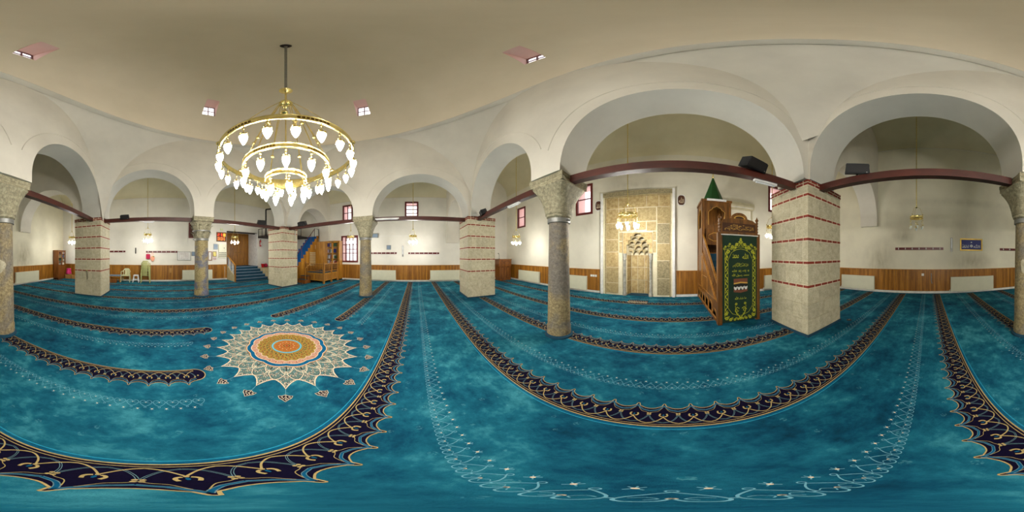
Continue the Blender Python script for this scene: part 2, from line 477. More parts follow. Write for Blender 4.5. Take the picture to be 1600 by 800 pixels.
# pendentives: the part of a sphere inside the square, below the dome ring
RING = 3.93; RP = math.hypot(3.95, 3.915); ZC = 2.9
mb = MB()
for q in range(4):
    NT_, NZ_ = 30, 16
    grid = []
    for i in range(NT_ + 1):
        th = PI / 2 * q + PI / 2 * i / NT_
        hx = (AX1 - CX) if math.cos(th) > 0 else (CX - AX0); hy = (AY1 - CY) if math.sin(th) > 0 else (CY - AY0)
        rsq = min(hx / max(1e-6, abs(math.cos(th))), hy / max(1e-6, abs(math.sin(th)))) + .004
        rsq = min(rsq, RP); zl = ZC + math.sqrt(max(0, RP * RP - rsq * rsq)); zt = 6.76
        zl = min(zl, zt)
        row = []
        for j in range(NZ_ + 1):
            z = zl + (zt - zl) * j / NZ_; r = math.sqrt(max(0, RP * RP - (z - ZC) ** 2))
            row.append((CX + r * math.cos(th), CY + r * math.sin(th), z))
        grid.append(row)
    vs = [v for r_ in grid for v in r_]; w = NZ_ + 1
    mb.add(vs, [(i * w + j, (i + 1) * w + j, (i + 1) * w + j + 1, i * w + j + 1) for i in range(NT_) for j in range(NZ_)])
struct(mb.build('ceiling_pendentives', 'paint_arcade', smooth='full'))

# dome with four window openings
DZ, DR, DH = 6.74, 4.0, 3.86
wc = [3.5, 92.5, 179.0, 272.0]; HW = 3.9; P0, P1 = 24.5, 38.0
ths = sorted({float(a) for a in range(0, 360, 5)} | {(c + s * HW) % 360 for c in wc for s in (-1, 1)})
phs = sorted({float(a) for a in range(0, 90, 5)} | {P0, P1, 89.5})
def dpt(th, ph): return (CX + DR * math.cos(R(ph)) * math.cos(R(th)), CY + DR * math.cos(R(ph)) * math.sin(R(th)), DZ + DH * math.sin(R(ph)))
vs = [dpt(a, b) for a in ths for b in phs]; W_ = len(phs); fs = []
for i in range(len(ths)):
    i2 = (i + 1) % len(ths); tm = (ths[i] + (ths[i2] if i2 else ths[0] + 360)) / 2
    for j in range(W_ - 1):
        pm = (phs[j] + phs[j + 1]) / 2
        if P0 < pm < P1 and any(abs((tm - c + 180) % 360 - 180) < HW for c in wc): continue
        fs.append((i * W_ + j, i2 * W_ + j, i2 * W_ + j + 1, i * W_ + j + 1))
    fs.append((i * W_ + W_ - 1, i2 * W_ + W_ - 1, len(vs)))
vs.append((CX, CY, DZ + DH))
struct(MB().add(vs, fs).build('ceiling_dome', 'paint_dome', smooth='full'))
# moulding at the foot of the dome
struct(MB().lathe([(3.90, 6.70), (3.86, 6.715), (3.86, 6.745), (3.90, 6.765), (4.02, 6.77), (4.02, 6.70)], 120, (CX, CY, 0), 0, True).build('trim_1', 'paint_arcade', smooth=True))
RO = 3.71
win_id = [1]
for c in wc:
    w = thing('window_%d' % win_id[0], None, None, kind='structure'); win_id[0] += 1
    a0, a1 = c - HW, c + HW; zlo, zhi = DZ + DH * math.sin(R(P0)), DZ + DH * math.sin(R(P1))
    def q(th, r, z): return (CX + r * math.cos(R(th)), CY + r * math.sin(R(th)), z)
    mb = MB()
    ilo0, ilo1, ihi0, ihi1 = dpt(a0, P0), dpt(a1, P0), dpt(a0, P1), dpt(a1, P1)
    olo0, olo1, ohi0, ohi1 = q(a0, RO, zlo), q(a1, RO, zlo), q(a0, RO, zhi), q(a1, RO, zhi)
    mb.quad(ilo0, ilo1, olo1, olo0).quad(ihi0, ihi1, ohi1, ohi0).quad(ilo0, ihi0, ohi0, olo0).quad(ilo1, ihi1, ohi1, olo1)
    mb.build('reveal', 'paint_pink', w)
    fr = MB(); rr = .02
    M0, M1 = Vector(olo0), Vector(olo1); up = Vector((0, 0, zhi - zlo))
    for t_ in (0.03, .5, .97): fr.tube([tuple(M0.lerp(M1, t_)), tuple(M0.lerp(M1, t_) + up)], rr, 4)
    fr.tube([tuple(M0), tuple(M1)], rr * 1.3, 4).tube([tuple(M0 + up * .5), tuple(M1 + up * .5)], rr, 4).tube([tuple(M0 + up), tuple(M1 + up)], rr * 1.3, 4)
    fr.build('window_frame', 'frame_red', w)
    MB().quad(olo0, olo1, ohi1, ohi0).build('pane', 'pane_glass', w)

def sphere_ok(x, y, z): return math.hypot(math.hypot(x - CX, y - CY), z - ZC) < RP
# mouldings that follow the arches
def arch_trim(n, axis, d, arches, sgn):
    mb = MB()
    for (s0, s1, sp, rise) in arches:
        c, r = (s0 + s1) / 2, (s1 - s0) / 2 + .34; pts = []
        for k in range(41):
            th = R(164 - 148 * k / 40); s, z = c + r * math.cos(th), sp + (rise + .34) * math.sin(th)
            if axis == 'x': s = min(max(s, AX0 + .05), AX1 - .05)
            q_ = (s, d + sgn * .002, z) if axis == 'x' else (d + sgn * .002, s, z)
            if sphere_ok(*q_): pts.append(q_)
        mb.tube(pts, .011, 6)
    struct(mb.build('trim_%d' % n, 'paint_arcade', smooth=True))
arch_trim(2, 'x', AY1, archF, -1); arch_trim(3, 'x', AY0, archB, 1); arch_trim(4, 'y', AX1, archR, -1); arch_trim(5, 'y', AX0, archL, 1)

# ------------------------------------------------------------------ aisle vaults
def vault(name, x0, x1, y0, y1, spring, rise, axis):
    n = 24; mb = MB(); pts = []
    for k in range(n + 1):
        a = PI * k / n; c = -math.cos(a); z = spring + rise * math.sin(a)
        pts.append((c, z))
    for (c, z), (c2, z2) in zip(pts, pts[1:]):
        if axis == 'x':
            m_, h_ = (y0 + y1) / 2, (y1 - y0) / 2
            mb.quad((x0, m_ + c * h_, z), (x1, m_ + c * h_, z), (x1, m_ + c2 * h_, z2), (x0, m_ + c2 * h_, z2))
        else:
            m_, h_ = (x0 + x1) / 2, (x1 - x0) / 2
            mb.quad((m_ + c * h_, y0, z), (m_ + c * h_, y1, z), (m_ + c2 * h_, y1, z2), (m_ + c2 * h_, y0, z2))
    return struct(mb.build(name, 'paint_vault', smooth=True))
vault('ceiling_front', XL, XR, AY1 + TH, YF, 6.1, 1.4, 'x')
vault('ceiling_back', XL, XR, YB, AY0 - TH, 5.4, 1.2, 'x')
vault('ceiling_right', AX1 + TH, XR, AY0 - .02, AY1 + .2, 6.95, 1.3, 'y')
vault('ceiling_left', XL, AX0 - TH, AY0 - .02, AY1 - .08, 5.4, 1.2, 'y')
# roof slab that closes the upper masonry from the sky
struct(MB().box(XL - .6, AX0 - TH + .05, YB - .6, YF + .6, H8, H8 + .1).box(AX1 + TH - .05, XR + .6, YB - .6, YF + .6, H8, H8 + .1)
       .box(AX0 - TH, AX1 + TH, YB - .6, AY0 - o, H8, H8 + .1).box(AX0 - TH, AX1 + TH, AY1 + o, YF + .6, H8, H8 + .1).build('roof', 'mortar'))
# thin cornice lines where vault meets wall
struct(MB().box(XL, XL + .03, AY0, AY1, 5.38, 5.41).build('trim_6', 'paint_arcade'))
struct(MB().box(XL, XR, YB, YB + .03, 5.38, 5.41).build('trim_7', 'paint_arcade'))
struct(MB().box(XR - .03, XR, AY0, AY1 + .2, 6.93, 6.96).build('trim_8', 'paint_arcade'))

# ------------------------------------------------------------------ wall windows
def window(plane, c, out, s0, s1, z0, z1, cols, rows, inset=.03):
    w = thing('window_%d' % win_id[0], None, None, kind='structure'); win_id[0] += 1
    P = (lambda s, d, z: (c + out * d, s, z)) if plane == 'X' else (lambda s, d, z: (s, c + out * d, z))
    def bx(mb, a, b, d0, d1, lo, hi):
        p, q_ = P(a, d0, lo), P(b, d1, hi)
        mb.box(min(p[0], q_[0]), max(p[0], q_[0]), min(p[1], q_[1]), max(p[1], q_[1]), lo, hi)
    f = MB(); t_ = .07
    bx(f, s0 - .03, s0 + t_, -.03, .06, z0 - .03, z1 + .03); bx(f, s1 - t_, s1 + .03, -.03, .06, z0 - .03, z1 + .03)
    bx(f, s0 + t_, s1 - t_, -.028, .055, z0 - .03, z0 + t_); bx(f, s0 + t_, s1 - t_, -.028, .055, z1 - t_, z1 + .03)
    f.build('window_frame', 'frame_red', w)
    cw, rh = (s1 - s0) / cols, (z1 - z0) / rows
    for i in range(1, cols):
        m_ = MB(); bx(m_, s0 + i * cw - .025, s0 + i * cw + .025, -.01, .05, z0, z1); m_.build('glazing_bar', 'frame_red', w)
    for j in range(1, rows):
        m_ = MB(); bx(m_, s0, s1, -.008, .045, z0 + j * rh - .02, z0 + j * rh + .02); m_.build('glazing_bar', 'frame_red', w)
    for i in range(cols):
        for j in range(rows):
            m_ = MB(); p = [P(s0 + (i + a) * cw, .02, z0 + (j + b) * rh) for a, b in ((0, 0), (1, 0), (1, 1), (0, 1))]
            m_.quad(*p).build('pane', 'pane_glass', w)
window('X', XL - .62, -1, -4.94, -3.78, 1.21, 2.95, 2, 2); window('Y', YF, 1, *winF[0], 1, 2); window('Y', YF, 1, *winF[1], 1, 2); window('Y', YF, 1, *winF[2], 1, 2)
window('X', XL, -1, *winL[0], 2, 3); window('X', XL, -1, *winL[1], 2, 2); window('X', XL, -1, *winL[2], 1, 4)

# ------------------------------------------------------------------ wainscot
def wainscot(n, plane, c, inn, segs):
    mb = MB(); k = 0
    for (s0, s1) in segs:
        s = s0; top = 1.0
        while s < s1 - .01:
            w = min(.095, s1 - s); m_ = k % 2 if rnd.random() < .75 else (k + 1) % 2; k += 1
            d = .022 + rnd.random() * .004
            a = (s, s + w - .006)
            lo, hi = sorted((c, c + inn * d))
            if plane == 'X': mb.box(lo, hi, a[0], a[1], .10, top, m_)
            else: mb.box(a[0], a[1], lo, hi, .10, top, m_)
            s += w
        lo, hi = sorted((c, c + inn * .012)); l2, h2 = sorted((c, c + inn * .045))
        if plane == 'X':
            mb.box(lo, hi, s0, s1, 0, top, 2); mb.box(l2, h2, s0, s1, top, top + .035, 0); mb.box(l2, h2 - 0, s0, s1, 0, .09, 3)
        else:
            mb.box(s0, s1, lo, hi, 0, top, 2); mb.box(s0, s1, l2, h2, top, top + .035, 0); mb.box(s0, s1, l2, h2, 0, .09, 3)
    return struct(mb.build('baseboard_' + n, ['wood_pine', 'wood_pine_b', 'carved_dark', 'paint_white']))
wainscot('front', 'Y', YF, -1, [(XL, -2.98), (.16, XR)])
wainscot('right', 'X', XR, -1, [(YB, YF)])
wainscot('back', 'Y', YB, 1, [(VX1, XR)])
wainscot('left', 'X', XL, 1, [(-6.8, YF)])

# ------------------------------------------------------------------ carpet with woven bands and medallion
MD = (-1.82, -1.85)
cp = MB(); nx, ny = 1, 1
cp.box(XL + .02, XR - .02, YB + .02, YF - .02, -.012, 0)
carpet = cp.build('carpet', 'carpet_blue')
tag(carpet, 'teal blue wall-to-wall prayer carpet with navy bands and a round medallion', 'carpet', kind='thing')
PER = .1965
prof = [(0, .325), (.03, .322), (.055, .305), (.085, .286), (.13, .280), (.2, .270), (.3, .258), (.4, .252), (.5, .250)]
BM = ['yarn_navy', 'yarn_gold', 'yarn_sky', 'yarn_cream', 'yarn_skyline', 'yarn_deepblue']
def cr(pts, n=6):
    """smooth line through points"""
    out = []
    P_ = [pts[0]] + list(pts) + [pts[-1]]
    for i in range(1, len(P_) - 2):
        p0, p1, p2, p3 = P_[i - 1:i + 3]
        for k in range(n):
            t = k / n
            out.append(tuple(.5 * ((2 * p1[d]) + (-p0[d] + p2[d]) * t + (2 * p0[d] - 5 * p1[d] + 4 * p2[d] - p3[d]) * t * t + (-p0[d] + 3 * p1[d] - 3 * p2[d] + p3[d]) * t ** 3) for d in (0, 1)))
    out.append(tuple(pts[-1])); return out
def band_unit(mb, u0, zz=.0015):
    p = PER
    top = [(u0 + a * p, v) for a, v in [(-x, y) for x, y in reversed(prof)] + prof[1:]]
    for (a, b), (c_, d) in zip(top, top[1:]):
        mb.quad((a, .006, zz), (c_, .006, zz), (c_, d, zz), (a, b, zz), 0)
    mb.ribbon(top, .0065, zz + .0008, 1)
    z1, z2, z3 = zz + .0004, zz + .0008, zz + .0012
    def U(pts, w, m, z, n=5): mb.ribbon([(u0 + x * p, y) for x, y in cr(pts, n)], w, z, m)
    for s in (-1, 1):
        U([(0, .300), (s * .08, .268), (s * .22, .236), (s * .38, .222), (s * .5, .214)], .014, 2, z1)
        U([(0, .300), (s * .08, .268), (s * .22, .236), (s * .38, .222), (s * .5, .214)], .0095, 5, z2)
        U([(s * .06, .262), (s * .2, .212), (s * .38, .196), (s * .5, .178)], .0028, 1, z2)
        U([(s * .5, .172), (s * .42, .12), (s * .25, .072), (0, .052)], .009, 2, z1)
        U([(s * .5, .172), (s * .42, .12), (s * .25, .072), (0, .052)], .0045, 0, z2)
        U([(0, .128), (s * .16, .082), (s * .34, .054), (s * .5, .044)], .0075, 1, z3)
        U([(s * .05, .136), (s * .11, .142), (s * .135, .156), (s * .105, .176)], .011, 1, z3, 4)
        mb.disc(u0 + s * (.5 * p - .008), .182, .008, z3, 6, 1); mb.disc(u0 + s * (.5 * p - .008), .164, .008, z3, 6, 1)
    mb.disc(u0, .155, .006, z3, 6, 5, .014)
    mb.disc(u0, .131, .008, z3 + .0003, 6, 1)
def band(x0, x1, end0=False, end1=False, name='navy_band'):
    mb = MB(); n = max(1, int(round((x1 - x0) / PER))); 
    for k in range(n): band_unit(mb, x0 + (k + .5) * PER)
    xe = x0 + n * PER
    a, b = x0 - (.06 if end0 else 0), xe + (.06 if end1 else 0)
    mb.quad((x0, .0, .0012), (xe, .0, .0012), (xe, .034, .0012), (x0, .034, .0012), 0)
    mb.ribbon([(x0, .004), (xe, .004)], .010, .003, 1); mb.ribbon([(x0, .028), (xe, .028)], .005, .003, 1)
    if not (end0 or end1): mb.ribbon([(x0, -.034), (xe, -.034)], .007, .0008, 4); mb.ribbon([(x0, -.016), (xe, -.016)], .012, .0008, 5)
    for fl, e, s in ((end0, x0, -1), (end1, xe, 1)):
        if fl:
            arc = [(e + s * .115 * math.sin(PI * k / 12), .125 - .121 * math.cos(PI * k / 12)) for k in range(13)]
            mb.add([(q[0], q[1], .0013) for q in arc], [tuple(range(13))], 0); mb.ribbon(arc, .009, .003, 1)
            mb.disc(e + s * .03, .15, .011, .003, 6, 1)
    return mb
def vine_unit(mb, u0, q=.1045):
    z = .001
    for s in (-1, 1):
        h = [(0, .062), (s * .1, .090), (s * .3, .094), (s * .44, .074), (s * .40, .046), (s * .2, .018), (0, .0)]
        mb.ribbon([(u0 + x * q, .094 - y) for x, y in cr(h, 3)], .0042, z, 0)
        mb.ribbon([(u0 + x * q, .094 - y) for x, y in cr([(s * .36, .06), (s * .22, .052), (s * .1, .066), (s * .2, .078)], 3)], .0024, z, 0)
    mb.ribbon([(u0 + .44 * q, .03), (u0 + .56 * q, .03)], .005, z, 0)
    mb.disc(u0, .03, .006, z, 6, 1); mb.ribbon([(u0 + .009 * math.cos(k * PI / 4), .105 + .009 * math.sin(k * PI / 4)) for k in range(8)], .0035, z, 0, True)
    c_ = u0 + q / 2
    mb.disc(c_, .128, .0075, z + .0003, 6, 1)
    for a in (-2.4, -.75, .8, 1.57, 2.35):
        mb.ribbon([(c_, .128), (c_ + .021 * math.cos(a), .128 + .021 * math.sin(a))], .0038, z, 0)
def vine(x0, x1):
    mb = MB(); q = .1045; n = int((x1 - x0) / q)
    for k in range(n): vine_unit(mb, x0 + (k + .5) * q)
    return mb
X0c, X1c = XL + .12, XR - .12
full_band = band(X0c + .0, X1c).mesh('navy_band', BM); full_vine = vine(X0c, X1c).mesh('vine_stripe', ['yarn_paleblue', 'yarn_cream'])
ys = [.92 + 1.40 * k for k in range(-8, 4)]
for y in ys:
    if y > YF - .5 or y < YB + .3: continue
    k = round((y - .92) / 1.4)
    if k == -2:      # cut by the medallion
        o = band(X0c, -3.42, False, True).build('navy_band', BM, carpet, loc=(0, y, 0)); o = band(-.38 + .0, X1c, True, False).build('navy_band', BM, carpet, loc=(0, y, 0))
    elif k == -3:
        o = band(X0c, -2.80, False, True).build('navy_band', BM, carpet, loc=(0, y, 0)); o = band(-.92, X1c, True, False).build('navy_band', BM, carpet, loc=(0, y, 0))
    else:
        inst('navy_band', full_band, carpet, (0, y, 0))
    yv = y + .58
    if yv > YF - .3: continue
    if k in (-2, -3):
        g = ((-3.3, -.36) if k == -2 else (-3.1, -.55))
        vine(X0c, g[0]).build('vine_stripe', ['yarn_paleblue', 'yarn_cream'], carpet, loc=(0, yv, 0)); vine(g[1], X1c).build('vine_stripe', ['yarn_paleblue', 'yarn_cream'], carpet, loc=(0, yv, 0))
    else:
        inst('vine_stripe', full_vine, carpet, (0, yv, 0))
inst('vine_stripe', full_vine, carpet, (0, ys[0] + .58 - 1.4 if ys[0] + .58 - 1.4 > YB else YB + .5, 0))

# medallion
MM = ['yarn_sage', 'yarn_cream', 'yarn_deepblue', 'yarn_pink', 'yarn_field', 'yarn_navy', 'yarn_red', 'yarn_green', 'yarn_ochre', 'yarn_paleblue']
md = MB()
N24 = 24
def pol(r, a): return (r * math.cos(a), r * math.sin(a))
def fan(pts, z, m): md.add([(0, 0, z)] + [(x, y, z) for x, y in pts], [(0, i + 1, (i + 1) % len(pts) + 1) for i in range(len(pts))], m)
out = []
for k in range(N24):
    a = 2 * PI * k / N24; h = PI / N24
    for f_, r in ((-1, .915), (-.72, .935), (-.4, .975), (-.16, 1.03), (0, 1.09), (.16, 1.03), (.4, .975), (.72, .935)): out.append(pol(r, a + f_ * h))
fan(out, .001, 0); md.ribbon(out, .014, .0022, 1, True)
def curl(cx, cy, r, a0, turns, w, z, m, sgn=1):
    n = 9; md.ribbon([(cx + r * (1 - .75 * i / n) * math.cos(a0 + sgn * turns * 2 * PI * i / n), cy + r * (1 - .75 * i / n) * math.sin(a0 + sgn * turns * 2 * PI * i / n)) for i in range(n + 1)], w, z, m)
for k in range(N24):
    a = 2 * PI * k / N24; h = PI / N24
    # second row of petals between the tips
    pt = [pol(r, a + h + f_ * h) for f_, r in ((-1, .60), (-1.0, .72), (-.8, .82), (-.4, .89), (0, .925), (.4, .89), (.8, .82), (1.0, .72), (1, .60))]
    md.ribbon(pt, .011, .0024, 1)
    md.ribbon([((x * .985), (y * .985)) for x, y in pt], .007, .0022, 5)
    pt = [pol(r, a + f_ * h) for f_, r in ((-1, .62), (-.7, .72), (-.3, .775), (0, .80), (.3, .775), (.7, .72), (1, .62))]
    md.ribbon(pt, .009, .0025, 1)
    for (rr, f_, sz, tn) in ((1.0, 0, .030, .9), (.95, -.45, .022, .8), (.95, .45, .022, .8), (.86, .25, .028, .9), (.86, -.25, .028, .9), (.84, .8, .026, .9), (.75, .3, .024, .9), (.75, -.3, .024, .9), (.69, .75, .024, .9), (.67, 0, .026, .9), (.79, 1.0, .02, .8), (.9, 0.0, .02, .8)):
        x, y = pol(rr, a + f_ * h); curl(x, y, sz, a + (1 if f_ >= 0 else -1) * 1.2, tn, .0056, .002, 1, 1 if f_ >= 0 else -1)
        md.disc(x, y, sz * .42, .0018, 6, 5); md.disc(x, y, sz * .16, .0024, 5, 3)
        x, y = pol(rr - .03, a + (f_ + .22) * h); md.disc(x, y, .008, .0019, 5, 3)
        x, y = pol(rr + .012, a + (f_ - .3) * h); md.disc(x, y, .007, .0019, 5, 5)
    for (rr, f_, sz, m_) in ((1.035, 0, .014, 1), (.975, 0, .018, 1), (.985, .28, .014, 9), (.985, -.28, .014, 9), (.93, .7, .016, 1), (.93, -.7, .016, 1), (.9, .5, .018, 9), (.9, -.5, .018, 9), (.86, 0, .018, 1), (.82, .5, .018, 1), (.82, -.5, .018, 1), (.72, 0, .018, 9), (.72, .55, .016, 1), (.72, -.55, .016, 1), (.655, .4, .016, 1), (.655, -.4, .016, 1), (.76, .98, .016, 9)):
        x, y = pol(rr, a + f_ * h); curl(x, y, sz, a + f_ * 3, .8, .0042, .0021, m_, 1 if f_ > 0 else -1); md.disc(x, y, sz * .32, .0023, 5, 6 if m_ == 1 else 5)
    # outlying blossoms and their stalks
    md.ribbon([pol(1.09, a), pol(1.19, a)], .004, .0012, 9)
    c0 = pol(1.245, a); ca, sa = math.cos(a), math.sin(a)
    dm = [(-.05, 0), (-.028, -.03), (-.03, -.062), (.01, -.05), (.03, -.028), (.068, 0), (.03, .028), (.01, .05), (-.03, .062), (-.028, .03)]
    dm = [(c0[0] + x * ca - y * sa, c0[1] + x * sa + y * ca) for x, y in dm]
    md.add([(x, y, .001) for x, y in dm], [tuple(range(10))], 5); md.ribbon(dm, .006, .0018, 1, True)
    for x, y, q_ in ((0, 0, .013), (.032, 0, .010), (-.03, 0, .008), (-.008, .032, .012), (-.008, -.032, .012), (.016, .018, .006), (.016, -.018, .006)):
        curl(c0[0] + x * ca - y * sa, c0[1] + x * sa + y * ca, q_, a, .9, .006, .002, 1)
def lobed(r, amp, n=12, ph=0): return [pol(r + amp * abs(math.cos(n / 2 * (2 * PI * i / 144) + ph)), 2 * PI * i / 144) for i in range(144)]
fan(lobed(.615, .03), .0027, 8); fan(lobed(.595, .03), .0030, 2); md.ribbon(lobed(.598, .03), .010, .0033, 1, True)
fan(lobed(.525, .03), .0036, 3); md.ribbon(lobed(.528, .03), .010, .0039, 1, True)
fan(lobed(.445, .03, 24), .0042, 4); md.ribbon(lobed(.447, .03, 24), .008, .0045, 1, True)
for i in range(36):
    a = 2 * PI * i / 36; x, y = pol(.502, a); curl(x, y, .022, a, .9, .004, .0041, 1); md.disc(x, y, .010, .0042, 5, 6); md.disc(x * 1.05, y * 1.05, .008, .0042, 5, 5); x, y = pol(.49, a + .08); md.disc(x, y, .006, .0042, 5, 9)
for i in range(24):
    a = 2 * PI * i / 24
    for rr, sz, of, m_ in ((.41, .026, 0, 7), (.36, .022, .5, 5), (.31, .02, 0, 7), (.275, .014, .5, 6)):
        x, y = pol(rr, a + of * 2 * PI / 24); curl(x, y, sz, a, .9, .006, .0047, m_, 1 if i % 2 else -1); md.disc(x, y, sz * .5, .0048, 6, 6 if rr > .35 else 5)
        x, y = pol(rr + .01, a + (of + .4) * 2 * PI / 24); md.disc(x, y, .010, .0048, 5, 5); 
fan([pol(.245, 2 * PI * i / 48) for i in range(48)], .0051, 7); md.ribbon([pol(.225, 2 * PI * i / 48) for i in range(48)], .028, .0054, 9, True)
fan([pol(.205, 2 * PI * i / 48) for i in range(48)], .0057, 8); md.ribbon([pol(.205, 2 * PI * i / 48) for i in range(48)], .006, .006, 4, True)
for i in range(12):
    a = 2 * PI * i / 12
    x, y = pol(.15, a); curl(x, y, .03, a, 1, .008, .0062, 6); x, y = pol(.09, a + .26); md.disc(x, y, .014, .0062, 6, 6); x, y = pol(.12, a + .26); md.disc(x, y, .007, .0064, 5, 1); x, y = pol(.045, a); md.disc(x, y, .010, .0062, 5, 5)
md.disc(0, 0, .022, .0064, 8, 6)
md.build('medallion', MM, carpet, loc=(MD[0], MD[1], 0))

# ------------------------------------------------------------------ corner piers
def pier(cx, cy, label):
    h = .56
    t_ = thing('brick_banded_pier', label, 'pillar', (cx, cy, 0), 0, None)
    c = MB().box(-h + .012, h - .012, -h + .012, h - .012, 0, 3.1); 
    for z in (1.0, 1.445, 1.88, 2.315, 2.75): c.box(-h, h, -h, h, z - .008, z + .068)
    c.box(-h - .006, h + .006, -h - .006, h + .006, 2.966, 3.1)
    c.build('core', 'mortar', t_)
    MB().box(-h - .025, h + .025, -h - .025, h + .025, 0, .05).build('carpet_skirt', 'blue_carpet_stair', t_)
    rr = random.Random(int(cx * 100 + cy * 10))
    bands = [1.0, 1.445, 1.88, 2.315, 2.75]
    courses = [(.05, .36), (.37, .68), (.69, .99), (1.065, 1.435), (1.51, 1.87), (1.945, 2.305), (2.38, 2.74), (2.815, 2.965)]
    for i, (z0, z1) in enumerate(courses):
        for side in range(4):
            n = 2 if (i + side) % 2 else 3
            if i == 3: n = 2
            cuts = [-h] + sorted(-h + 1.12 * (k + rr.uniform(-.12, .12)) / n for k in range(1, n)) + [h]
            inset = .15
            if side % 2: cuts[0] += inset; cuts[-1] -= inset
            for a, b in zip(cuts, cuts[1:]):
                m_ = 'stone_pier' if rr.random() < .7 else 'stone_pier_b'
                d = .155; pr = rr.uniform(-.001, .003); w = b - a - .004; mid = (a + b) / 2; off = h - d / 2 + pr
                loc, sc = {0: ((mid, -off), (w, d)), 1: ((off, mid), (d, w)), 2: ((mid, off), (w, d)), 3: ((-off, mid), (d, w))}[side]
                inst('stone_block', cube(m_), t_, (*loc, (z0 + z1) / 2), (*sc, z1 - z0))
    rows = [(b, 0) for b in bands] + [(2.98, 0), (3.045, 1)]
    for z, sh in rows:
        ex = .012 if z > 2.9 else .004
        for side in range(4):
            L0, L1 = (-h - ex, h + ex) if side % 2 == 0 else (-h + .11, h - .11)
            s = L0 + (.0 if not sh else 0); first = True
            while s < L1 - .02:
                w = .2 if not (first and sh) else .1; first = False
                w = min(w + rr.uniform(-.012, .012), L1 - s)
                if L1 - (s + w) < .05: w = L1 - s
                d = .11; off = h + ex - d / 2
                ga = 0 if (s <= L0 + 1e-6 and side % 2 == 0) else .011; gb = 0 if (s + w >= L1 - 1e-6 and side % 2 == 0) else .011
                mid = (s + ga + s + w - gb) / 2; wl = w - ga - gb
                loc, sc = {0: ((mid, -off), (wl, d)), 1: ((off, mid), (d, wl)), 2: ((mid, off), (wl, d)), 3: ((-off, mid), (d, wl))}[side]
                inst('brick', cube('brick'), t_, (*loc, z + .03), (*sc, .046)); s += w
    return t_
HC = .56
pier(AX1 - .02 + HC, AY1 + HC, 'brick-banded stone pier beside the green-bannered pulpit, largest of the four')
pier(2.2 + HC, -5.78 - HC, 'brick-banded stone pier near the plastic chairs with a small brass tap')
pier(-5.55 - HC, -5.95 - HC, 'brick-banded stone pier between the entrance stairs and the wooden platform')
pier(-5.70 - HC, 1.88 + HC, 'brick-banded stone pier close to the wooden preaching desk')
# brass tap on the pier by the chairs
t_ = thing('brass_tap', 'small brass valve with hanging cord on the pier near the plastic chairs', 'tap', (2.75, -5.775, 1.03))
MB().tube([(0, 0, 0), (0, .06, 0)], .018, 8).sphere((0, .06, 0), .03).tube([(-.05, .06, .02), (.05, .06, .02)], .01, 6).build('valve', 'brass', t_)
MB().tube([(0.02, .03, 0), (.03, .02, -.2), (.01, .02, -.36), (-.02, .02, -.3), (-.02, .02, -.05)], .006, 6).build('cord', 'black_metal', t_)

